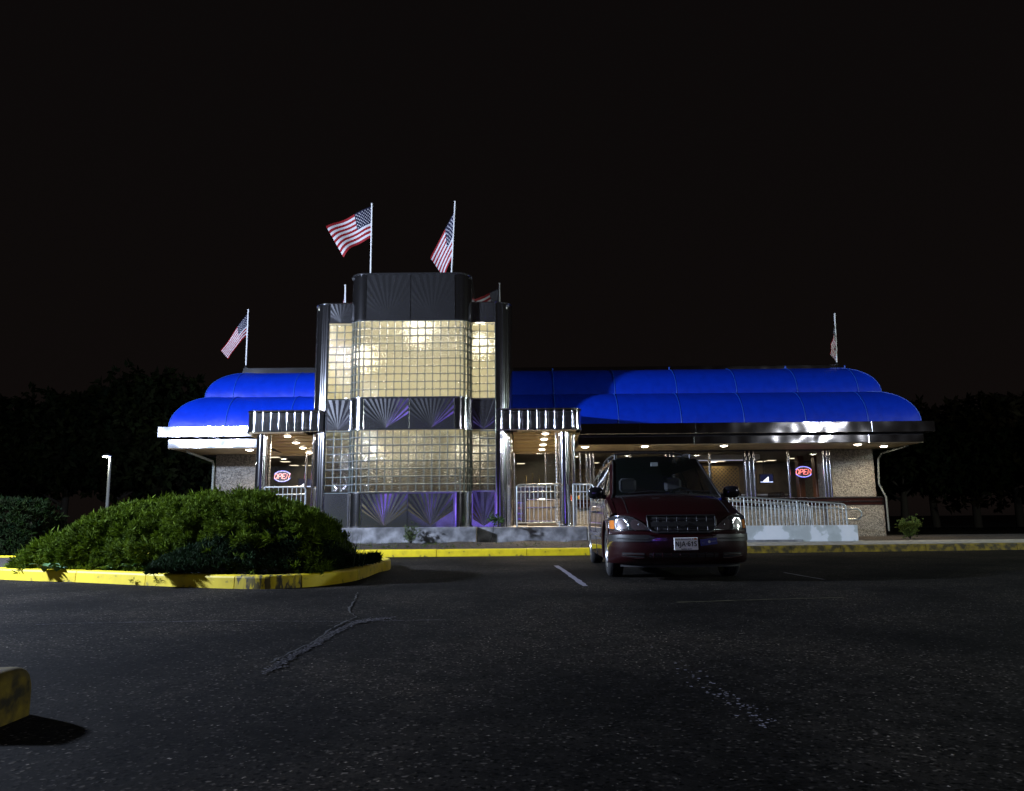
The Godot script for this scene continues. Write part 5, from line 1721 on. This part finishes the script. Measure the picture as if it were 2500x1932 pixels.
	for x in [-0.37, 0.37]:
		var se := Node3D.new(); se.name = "front_seat"; t.add_child(se, true)
		se.position = Vector3(x, 0.4, -2.3)
		bxp(se, "cushion", Vector3(-0.25, 0, -0.25), Vector3(0.25, 0.25, 0.28), seat, 0.06)
		b = MB.new(); b.box(Vector3(-0.25, 0.15, -0.3), Vector3(0.25, 0.72, -0.14), 0.06)
		part(se, "backrest", b, seat)
		b = MB.new(); b.box(Vector3(-0.14, 0.76, -0.32), Vector3(0.14, 0.98, -0.2), 0.045)
		part(se, "head_rest", b, seat)
	bxp(t, "cabin_floor", Vector3(-0.8, 0.36, -4.6), Vector3(0.8, 0.4, -1.2), black)
	# toll tag behind the windscreen
	bxp(t, "toll_tag", Vector3(-0.09, 1.515, -1.86), Vector3(0.02, 1.575, -1.85), mt("tag_white", Color(0.7, 0.8, 0.82), 0.5), 0.004)

func _v_emit(kind: String, run: Array, body: MB, screen: MB, panes: Dictionary, sd: float) -> void:
	if run.size() < 2 or kind == "none" or kind == "": return
	var inside := Vector3(0, 0.9, -2.6)
	if kind == "body": body.grid(run, Vector3(0, 0.85, run[run.size() / 2][0].z))
	elif kind == "screen": screen.grid(run, Vector3(0, 0.6, -2.0))
	else:
		var key := kind + str(sd)
		if not panes.has(key): panes[key] = MB.new()
		panes[key].grid(run, inside)

func lettering(parent: Node3D, text: String, size: float, at: Vector3, _unused: float, m: Material, width: float, bold: bool) -> void:
	var f := SystemFont.new()
	f.font_names = PackedStringArray(["Droid Sans"] if bold else ["Droid Serif"])
	f.font_weight = 700
	var tm := TextMesh.new()
	tm.text = text; tm.font = f; tm.font_size = 64
	tm.pixel_size = 0.01; tm.depth = 0.1
	tm.horizontal_alignment = HORIZONTAL_ALIGNMENT_CENTER
	tm.vertical_alignment = VERTICAL_ALIGNMENT_BOTTOM
	var box := tm.get_aabb()
	var o := part(parent, "lettering", tm, m)
	var k := Vector3(width / maxf(box.size.x, 0.01), size * 0.72 / maxf(box.size.y, 0.01), 0.012)
	o.scale = k
	o.position = at - Vector3(box.get_center().x * k.x, box.position.y * k.y, box.position.z * k.z)

# ------------------------------------------------------------------ planting
func sprig(n: int, L: float, w: float, sd: int) -> ArrayMesh:    # a spray of short needle-clad twigs
	var r := RandomNumberGenerator.new(); r.seed = sd
	var b := MB.new()
	for k in n:
		var d := Vector3(r.randfn(0, 0.55), r.randf_range(0.35, 1.0), r.randfn(0, 0.55)).normalized()
		var base := Vector3(r.randfn(0, L * 0.12), r.randf_range(-0.1, 0.3) * L, r.randfn(0, L * 0.12))
		var s := d.cross(Vector3(r.randfn(), r.randfn(), r.randfn())).normalized()
		var l := L * r.randf_range(0.5, 1.0)
		var nn := d.cross(s).normalized()
		var tip := base + d * l
		b.face([base - s * w * 0.3, base + d * l * 0.5 - s * w, tip, base + d * l * 0.5 + s * w], nn)
	return b.mesh()

func leaf_mass(parent: Node3D, called: String, shape: Mesh, m: Material, xf: Array, cols: Array) -> MeshInstance3D:
	# every spray is real geometry, joined into one mesh
	var src := shape.surface_get_arrays(0)
	var ix: PackedInt32Array = src[Mesh.ARRAY_INDEX]
	var sv: PackedVector3Array = src[Mesh.ARRAY_VERTEX]; var sn: PackedVector3Array = src[Mesh.ARRAY_NORMAL]
	var v0 := PackedVector3Array(); var n0 := PackedVector3Array()
	for i in ix:
		v0.append(sv[i]); n0.append(sn[i])
	var v := PackedVector3Array(); var n := PackedVector3Array(); var c := PackedColorArray()
	var one := PackedColorArray(); one.resize(v0.size())
	for i in xf.size():
		var x: Transform3D = xf[i]
		v.append_array(x * v0)
		n.append_array(Transform3D(x.basis.orthonormalized(), Vector3.ZERO) * n0)
		one.fill(cols[i])
		c.append_array(one)
	var a := []; a.resize(Mesh.ARRAY_MAX)
	a[Mesh.ARRAY_VERTEX] = v; a[Mesh.ARRAY_NORMAL] = n; a[Mesh.ARRAY_COLOR] = c
	var am := ArrayMesh.new()
	am.add_surface_from_arrays(Mesh.PRIMITIVE_TRIANGLES, a)
	return part(parent, called, am, m)

func kerb_z(x: float) -> float:          # the front kerb of the island, depth over x
	return -10.5 + (x + 6.74) * 0.454 if x < -3.26 else -8.9

func bed_depth(x: float) -> float:       # how far behind the kerb the crest of the mound lies
	return lerpf(0.5, 1.45, smoothstep(-6.9, -4.9, x))

func shrub_crest() -> Array:             # outline of the big juniper against what lies behind it: (x, height, depth of the crest)
	var out := []
	for q in [[80, 1392], [84, 1370], [92, 1345], [108, 1322], [150, 1300], [200, 1277], [245, 1252], [290, 1233], [345, 1222], [400, 1218], [455, 1206], [500, 1200], [560, 1194], [630, 1194], [660, 1203], [690, 1216], [740, 1228], [775, 1240], [800, 1268], [815, 1300], [828, 1340], [840, 1380]]:
		var p := P(q[0], q[1], 10.8)
		for k in 8: p = P(q[0], q[1], -(kerb_z(p.x) - bed_depth(p.x)))
		out.append(p)
	return out

func tuft_basis(dir: Vector3, s: float) -> Basis:
	var up := dir.normalized()
	var a := up.cross(Vector3(rng.randfn(), rng.randfn(), rng.randfn())).normalized()
	return Basis(a, up, a.cross(up)).scaled(Vector3.ONE * s)

func build_planting() -> void:
	var leaf := mt("juniper_leaf", Color(1, 1, 1), 0.85)
	leaf.metallic_specular = 0.2
	leaf.vertex_color_use_as_albedo = true
	leaf.backlight_enabled = true; leaf.backlight = Color(0.55, 0.55, 0.55)
	var nz := noise(1.1, 3, FastNoiseLite.TYPE_SIMPLEX_SMOOTH, 77)
	var sp := sprig(24, 0.09, 0.006, 3)
	# big juniper mound
	var t := thing("juniper_shrub", "large spreading bright green juniper filling the kerbed island", "shrub", Vector3(-4.3, 0.125, -11.0))
	var xf := []; var cols := []
	var o := Vector3(-4.3, 0.125, -11.0)
	var crest := shrub_crest()
	while xf.size() < 21000:
		var ci := rng.randf() * (crest.size() - 1.001)
		var cp: Vector3 = crest[int(ci)].lerp(crest[int(ci) + 1], ci - int(ci))
		if rng.randf() > crest[int(ci)].distance_to(crest[int(ci) + 1]) / 0.62: continue
		var x := cp.x
		var h := cp.y - 0.20 + 0.03 * nz.get_noise_1d(x * 6.0)
		var an := rng.randf_range(-0.1, PI * 0.8)            # 0: front foot, PI: back foot
		var front := bed_depth(x) * 0.8 + 0.12 * nz.get_noise_1d(x * 3.0 + 50.0)
		var dz := cos(an) * (front if cos(an) > 0 else 1.0)
		var shell := 1.0 - absf(rng.randfn(0.0, 0.09))
		# the boughs lie in uneven shelves
		var k := 1.0 + 0.24 * nz.get_noise_3d(x * 2.0, an * 2.8, 3.0) + 0.14 * nz.get_noise_3d(x * 5.5, an * 6.0, 9.0)
		var y := pow(maxf(sin(an), 0.0), 0.75) * h * shell * minf(k, 1.04)
		var p := Vector3(x + rng.randfn(0, 0.04), 0.125 + maxf(y, 0.02), cp.z + dz * shell * k)
		if x > -4.3 and p.y < 0.52 and an < PI * 0.42 and rng.randf() < 0.9: continue
		var d := Vector3(-0.35 + rng.randfn(0, 0.7), 0.35 + 0.5 * sin(an), cos(an) * 0.9 + rng.randfn(0, 0.6))
		var core := rng.randf() < 0.2                         # growth further inside the mound
		if not core and nz.get_noise_3d(x * 3.6, an * 4.2, 21.0) > 0.26 and rng.randf() < 0.8: continue
		if core: p = Vector3(x, 0.125 + maxf(y * 0.84, 0.03), cp.z + dz * shell * 0.82)
		var sz := rng.randf_range(0.45, 1.05) * (1.9 if rng.randf() < 0.07 else 1.0)
		xf.append(Transform3D(tuft_basis(d, sz if not core else 1.5), p - o))
		var g := rng.randf_range(0.85, 1.15)                  # sprays differ one by one, new growth yellower
		var old := rng.randf()
		cols.append(Color(lerpf(0.052, 0.105, old) * g, lerpf(0.085, 0.158, old) * g, 0.011 * g))
	leaf_mass(t, "foliage", sp, leaf, xf, cols)
	for k in 9:                                              # boughs inside the mound
		var an := TAU * k / 9.0
		var b := MB.new()
		var e := Vector3(cos(an) * 1.6, 0.5 + 0.1 * (k % 3), sin(an) * 0.7)
		b.tube([Vector3(0.3, -0.02, 0), e * 0.4 + Vector3(0.2, 0.05, 0), e], [0.05, 0.035, 0.012], 7)
		part(t, "bough", b, M.soil)
	# darker low juniper over the kerb bend
	t = thing("low_juniper", "low dark blue-green juniper creeping over the bend of the kerb", "shrub", Vector3(-2.9, 0.125, -9.6))
	o = Vector3(-2.9, 0.125, -9.6)
	xf = []; cols = []
	while xf.size() < 6000:
		var u := rng.randf(); var x := lerpf(-4.35, -1.95, u)
		var zk := -9.15 if x < -2.7 else lerpf(-9.15, -10.9, pow((x + 2.7) / 0.75, 1.5))     # just inside the kerb
		var back := rng.randf_range(0.0, 1.15) * (0.55 + 0.45 * smoothstep(-4.4, -3.4, x)) * (1.0 - 0.75 * smoothstep(-2.7, -2.2, x))
		var hm := (0.10 + 0.36 * smoothstep(-4.5, -3.4, x) * smoothstep(-2.05, -2.8, x)) * smoothstep(-0.12, 0.5, back) + 0.05
		var y := hm * (1.0 - absf(rng.randfn(0, 0.14))) * (1.0 + 0.25 * nz.get_noise_2d(x * 5.0, back * 5.0))
		var p := Vector3(x, 0.13 + y, zk - back + 0.05 + rng.randfn(0, 0.03))
		xf.append(Transform3D(tuft_basis(Vector3(rng.randfn(0, 0.6), 0.7, 0.6 + rng.randfn(0, 0.4)), rng.randf_range(0.6, 1.2)), p - o))
		var g := rng.randf_range(0.5, 1.1)
		cols.append(Color(0.022 * g, 0.042 * g, 0.018 * g))
	for k in 500:                                            # the tongue hanging over the kerb
		var x := rng.randfn(-4.28, 0.13)
		var f := rng.randf()
		var zk := lerpf(-9.65, -9.35, f) + rng.randfn(0, 0.03) + 0.4 * (x + 4.28) 
		var y := lerpf(0.22, 0.05, f * f)
		xf.append(Transform3D(tuft_basis(Vector3(rng.randfn(0, 0.6), 0.2, 1.0), rng.randf_range(0.4, 0.8)), Vector3(x, y, zk) - o))
		cols.append(Color(0.020, 0.040, 0.018))
	leaf_mass(t, "foliage", sp, leaf, xf, cols)
	for k in 6:
		var b := MB.new()
		var e := Vector3(-1.0 + k * 0.36, 0.2, 0.1 - 0.12 * k)
		b.tube([Vector3(0, -0.02, -0.4), e * 0.5 + Vector3(0, 0.08, -0.2), e], [0.03, 0.02, 0.008], 6)
		part(t, "bough", b, M.soil)
	# broad-leaved weeds at the island's edge
	var wl := mt("weed_leaf", Color(0.07, 0.16, 0.05), 0.55)
	for q in [[78, 1368, 0.30], [110, 1385, 0.2], [232, 1380, 0.22], [300, 1372, 0.34], [330, 1380, 0.24]]:
		var g := G(q[0], 1400, 0.125)
		var p := Vector3(g.x, 0.125, g.z - 0.25)
		weed(p, q[2], wl, "pale broad-leaved weed growing at the edge of the island soil", "weeds on the island")
	# thin grass stalks at the right end of the island
	t = thing("grass_clump", "clump of thin pale grass stalks where the shrubs meet the kerb bend", "grass", Vector3(-2.25, 0.125, -10.4))
	for k in 26:
		var b := MB.new()
		var x := rng.randfn(0, 0.12); var z := rng.randfn(0, 0.15); var h := rng.randf_range(0.25, 0.5)
		b.tube([Vector3(x, -0.01, z), Vector3(x * 1.2, h * 0.6, z * 1.1), Vector3(x * 1.5 + rng.randfn(0, 0.04), h, z * 1.3)], [0.004, 0.003, 0.001], 4)
		part(t, "stalk", b, mt("stalk", Color(0.10, 0.14, 0.07), 0.7) if k == 0 else M.stalk)
	# shrubs before the concrete base
	twig_shrub(Vector3(P(1003, 1325, 18.5).x, 0.16, -18.45), 0.50, 0.42, 150, Color(0.09, 0.12, 0.05), "small pale twiggy shrub in front of the concrete base", "sprout")
	sapling()
	twig_shrub(Vector3(P(2222, 1310, 20.2).x, 0.146, -20.2), 0.52, 0.7, 420, Color(0.10, 0.14, 0.035), "round yellow-green shrub beside the end of the walkway", "end_shrub")
	# grass tufts on the soil strip
	var gt := thing("strip_grass", "sparse grass and weeds along the soil strip by the kerb", "grass")
	gt.set_meta("kind", "stuff")
	xf = []; cols = []
	var blade := sprig(9, 0.13, 0.005, 9)
	for k in 900:
		var x := rng.randf_range(-7.5, 1.9)
		var z := -rng.randf_range(16.0, 18.8)
		if nz.get_noise_2d(x * 1.1, z * 1.1) < 0.08 and rng.randf() > 0.12: continue
		if x > -1.3 and rng.randf() > 0.3: continue
		xf.append(Transform3D(tuft_basis(Vector3(rng.randfn(0, 0.3), 1, rng.randfn(0, 0.3)), rng.randf_range(0.4, 0.9)), Vector3(x, 0.15, z)))
		var g := rng.randf_range(0.6, 1.2)
		cols.append(Color(0.08 * g, 0.10 * g, 0.025 * g))
	leaf_mass(gt, "grass_blades", blade, leaf, xf, cols).set_meta("kind", "stuff")

func weed(p: Vector3, h: float, m: Material, label: String, group: String) -> void:
	var t := thing("broadleaf_weed", label, "weed", p, rng.randf() * TAU, group)
	for k in 9:
		var an := TAU * k / 9.0 + rng.randf() * 0.4
		var d := Vector3(cos(an), 0, sin(an))
		var s := Vector3(-d.z, 0, d.x)
		var l := h * rng.randf_range(0.6, 1.0); var w := l * 0.16
		var rows := []
		for i in 6:
			var u := i / 5.0
			var c := d * l * (u * 0.75) + Vector3(0, l * (1.1 * u - 0.75 * u * u) + 0.0, 0)
			var ww := w * sin(PI * (0.08 + 0.9 * u))
			rows.append([c - s * ww, c + Vector3(0, -0.01, 0), c + s * ww])
		var b := MB.new(); b.grid(rows, Vector3(0, -5, 0))
		part(t, "leaf", b, m)

func twig_shrub(p: Vector3, h: float, w: float, n: int, c: Color, label: String, mname: String) -> void:
	var t := thing("small_shrub", label, "shrub", p)
	var xf := []; var cols := []
	for k in 9:
		var an := TAU * k / 9.0
		var e := Vector3(cos(an) * w * 0.42 * rng.randf_range(0.4, 1), h * rng.randf_range(0.7, 0.95), sin(an) * w * 0.4 * rng.randf_range(0.4, 1))
		var b := MB.new(); b.tube([Vector3(0, -0.02, 0), e * 0.5 + Vector3(0, 0.03, 0), e], [0.008, 0.006, 0.003], 5)
		part(t, "twig", b, M.soil)
		for i in n / 9:
			var u := rng.randf_range(0.25, 1.05)
			var q := e * u + Vector3(rng.randfn(0, 0.05), rng.randfn(0, 0.04), rng.randfn(0, 0.05)) * (w / 0.5)
			xf.append(Transform3D(tuft_basis(q + Vector3(rng.randfn(0, 0.2), 0.3, rng.randfn(0, 0.2)), rng.randf_range(0.3, 0.6)), q))
			var g := rng.randf_range(0.6, 1.2)
			cols.append(Color(c.r * g, c.g * g, c.b * g))
	leaf_mass(t, "foliage", sprig(10, 0.16, 0.012, 5), M.juniper_leaf, xf, cols)

func sapling() -> void:
	var foot := Vector3(P(1195, 1325, 18.6).x, 0.16, -18.6)
	var t := thing("sapling", "thin leaning sapling with few leaves before the concrete porch base", "sapling", foot)
	var top := P(1212, 1268, 18.6) - foot
	var b := MB.new(); b.tube([Vector3.ZERO, top * 0.35 + Vector3(0.02, 0, 0), top * 0.7 + Vector3(-0.02, 0, 0), top], [0.010, 0.008, 0.007, 0.004], 6)
	part(t, "stem", b, M.soil)
	var xf := []; var cols := []
	for k in 44:
		var q := top + Vector3(rng.randfn(-0.02, 0.12), rng.randfn(-0.02, 0.06), rng.randfn(0, 0.08))
		xf.append(Transform3D(tuft_basis(Vector3(rng.randfn(), 0.4, rng.randfn()), rng.randf_range(0.4, 0.8)), q))
		var g := rng.randf_range(0.7, 1.2)
		cols.append(Color(0.05 * g, 0.10 * g, 0.03 * g))
	leaf_mass(t, "leaves", sprig(5, 0.13, 0.022, 6), M.juniper_leaf, xf, cols)

# ------------------------------------------------------------------ behind the diner
func tree(at: Vector3, h: float, r: float, n: int, c: Color, label: String, bare: bool) -> void:
	var t := thing("background_tree", label, "tree", at, rng.randf() * TAU, "dark trees behind the diner")
	var b := MB.new(); b.tube([Vector3(0, -0.05, 0), Vector3(0.1, h * 0.3, 0), Vector3(0, h * 0.62, 0.1), Vector3(0, h * 0.85, 0)], [0.24, 0.18, 0.11, 0.04], 8)
	part(t, "trunk", b, M.bark)
	var tips := []
	for k in 12:
		var an := TAU * k / 12.0 * 2.4
		var y0 := h * rng.randf_range(0.22, 0.6)
		var e := Vector3(cos(an) * r * rng.randf_range(0.5, 0.95), minf(h * 0.97, y0 + h * rng.randf_range(0.12, 0.4)), sin(an) * r * rng.randf_range(0.5, 0.95))
		b = MB.new(); b.tube([Vector3(0, y0, 0), e * 0.5 + Vector3(0, y0 * 0.5, 0), e], [0.09, 0.055, 0.02], 6)
		part(t, "limb", b, M.bark)
		tips.append(e)
	tips.append(Vector3(0, h * 0.9, 0))
	var xf := []; var cols := []
	for i in n:
		var e: Vector3 = tips[i % tips.size()]
		var q := e + Vector3(clampf(rng.randfn(), -1.7, 1.7), clampf(rng.randfn(), -1.5, 1.4) * 0.75, clampf(rng.randfn(), -1.7, 1.7)) * r * (0.30 if not bare else 0.36)
		if q.y < h * 0.16: q.y = h * rng.randf_range(0.16, 0.4)
		xf.append(Transform3D(tuft_basis(Vector3(rng.randfn(), rng.randfn(), rng.randfn()), rng.randf_range(0.7, 1.3)), q))
		var g := rng.randf_range(0.5, 1.2)
		cols.append(Color(c.r * g, c.g * g, c.b * g))
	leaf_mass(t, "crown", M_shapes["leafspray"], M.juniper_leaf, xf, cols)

var M_shapes := {}

func build_background() -> void:
	mt("bark", Color(0.05, 0.04, 0.03), 0.9)
	M_shapes["leafspray"] = sprig(9, 0.55, 0.10, 12)
	var q := [[175, 1000, 44.0, 3.0, 0], [300, 965, 46.0, 3.4, 0], [405, 945, 44.0, 3.6, 1], [90, 1010, 46.0, 3.6, 1], [480, 985, 42.0, 3.0, 0], [-60, 1000, 44.0, 3.6, 0], [2260, 1010, 46.0, 3.2, 1], [2360, 1020, 44.0, 3.4, 0], [2460, 1005, 45.0, 3.6, 1], [2190, 1060, 43.0, 2.6, 0]]
	for k in q.size():
		var top := P(q[k][0], q[k][1], q[k][2])
		var right: bool = q[k][0] > 1250
		var label: String
		if right: label = "rust-tinged dark tree in the night behind the round yellow-green shrub" if q[k][4] else "dark leafy green tree in the night behind the round yellow-green shrub"
		else: label = "tall dark tree in the night behind the small lit lamp post" if q[k][4] else "dark leafy low tree in the night behind the small lit lamp post"
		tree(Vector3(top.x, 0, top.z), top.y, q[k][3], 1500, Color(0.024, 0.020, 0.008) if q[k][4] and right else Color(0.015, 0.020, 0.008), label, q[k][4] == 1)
	# clipped hedge at the far left
	var t := thing("clipped_hedge", "dark clipped hedge in the night behind the shrub island", "hedge", Vector3(P(60, 1290, 17.0).x - 1.2, 0, -17.0))
	var xf := []; var cols := []
	for k in 2600:
		var x := rng.randf_range(-2.2, 1.75); var h := 1.18 * pow(clampf((1.85 - x) / 0.6, 0.0, 1.0), 0.4)
		var p := Vector3(x, h, rng.randf_range(-0.7, 0.7)) if rng.randf() < 0.45 else Vector3(x, rng.randf_range(0.0, h), 0.7) if rng.randf() < 0.8 else Vector3(x, rng.randf_range(0.0, h), -0.7)
		xf.append(Transform3D(tuft_basis(p * 0.3 + Vector3(rng.randfn(), 0.6 + rng.randfn(), rng.randfn()), rng.randf_range(0.7, 1.1)), p + Vector3(rng.randfn(), rng.randfn(), rng.randfn()) * 0.03))
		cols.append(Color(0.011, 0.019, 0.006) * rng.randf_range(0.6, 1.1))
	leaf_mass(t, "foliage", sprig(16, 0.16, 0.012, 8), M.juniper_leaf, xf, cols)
	for k in 5:
		var b := MB.new(); b.tube([Vector3(-1.6 + k * 0.75, -0.02, 0), Vector3(-1.6 + k * 0.75, 0.8, 0.1)], [0.03, 0.015], 6)
		part(t, "stem", b, M.soil)
	# the lit lamp post far off on the left
	var lp := P(269, 1118, 32.0)
	t = thing("street_lamp", "small lit lamp on a pale slim pole beyond the shrub island", "lamp post", Vector3(lp.x, 0, -32.0))
	var b2 := MB.new(); b2.tube([Vector3(0.05, 0, 0), Vector3(0.02, lp.y * 0.5, 0), Vector3(0, lp.y, 0)], [0.075, 0.065, 0.05], 10)
	part(t, "pole", b2, mt("pale_pole", Color(0.55, 0.55, 0.48), 0.6))
	var hd := Node3D.new(); hd.name = "lamp_head"; t.add_child(hd); hd.position = Vector3(-0.13, lp.y + 0.06, 0.05)
	b2 = MB.new(); b2.lathe([Vector2(0.0, 0.12), Vector2(0.10, 0.10), Vector2(0.17, 0.04), Vector2(0.18, 0.0)], Vector3.ZERO, 16)
	part(hd, "lamp_hood", b2, M.lamp_steel)
	b2 = MB.new(); b2.lathe([Vector2(0.0, -0.05), Vector2(0.10, -0.045), Vector2(0.16, -0.01), Vector2(0.165, 0.0), Vector2(0, 0.002)], Vector3.ZERO, 16)
	part(hd, "lamp_bowl", b2, glow("street_lamp_glow", Color(0.3, 0.38, 1.0), 4.0))
	omni(hd, "street_lamp_light", Vector3(0.0, -0.13, 0.05), Color(0.8, 0.85, 0.75), 4.0, 0.06)
	# unseen sign added behind the camera to give the low steel panels violet reflections
	t = thing("added_sign", "unseen low sign with violet face and neon tubes, added for the steel reflections", "sign", Vector3(-2.2, 0, 11.0))
	bxp(t, "sign_plinth", Vector3(-5.0, 0, -0.3), Vector3(5.0, 0.35, 0.3), M.concrete, 0.02)
	bxp(t, "sign_board", Vector3(-4.9, 0.35, -0.10), Vector3(4.9, 3.2, 0.12), M.dark_trim, 0.02)
	bxp(t, "added_sign_face", Vector3(-4.8, 0.45, -0.125), Vector3(4.8, 3.1, -0.105), glow("added_sign_glow", Color(0.22, 0.14, 1.0), 0.34))
	var nb := glow("sign_neon_blue", Color(0.10, 0.05, 1.0), 6.0)
	var np := glow("sign_neon_pink", Color(1.0, 0.12, 0.3), 2.5)
	for k in 4:
		b2 = MB.new(); b2.tube([Vector3(-0.2 + 0.5 * k, 0.7 + k * 0.4, -0.2), Vector3(2.9, 0.7 + k * 0.4, -0.2)], 0.04, 8)
		part(t, "neon_tube", b2, nb if k != 2 else np)
	omni(t, "added_sign_light", Vector3(0, 1.4, -0.6), Color(0.3, 0.2, 1.0), 1.5, 0.3)
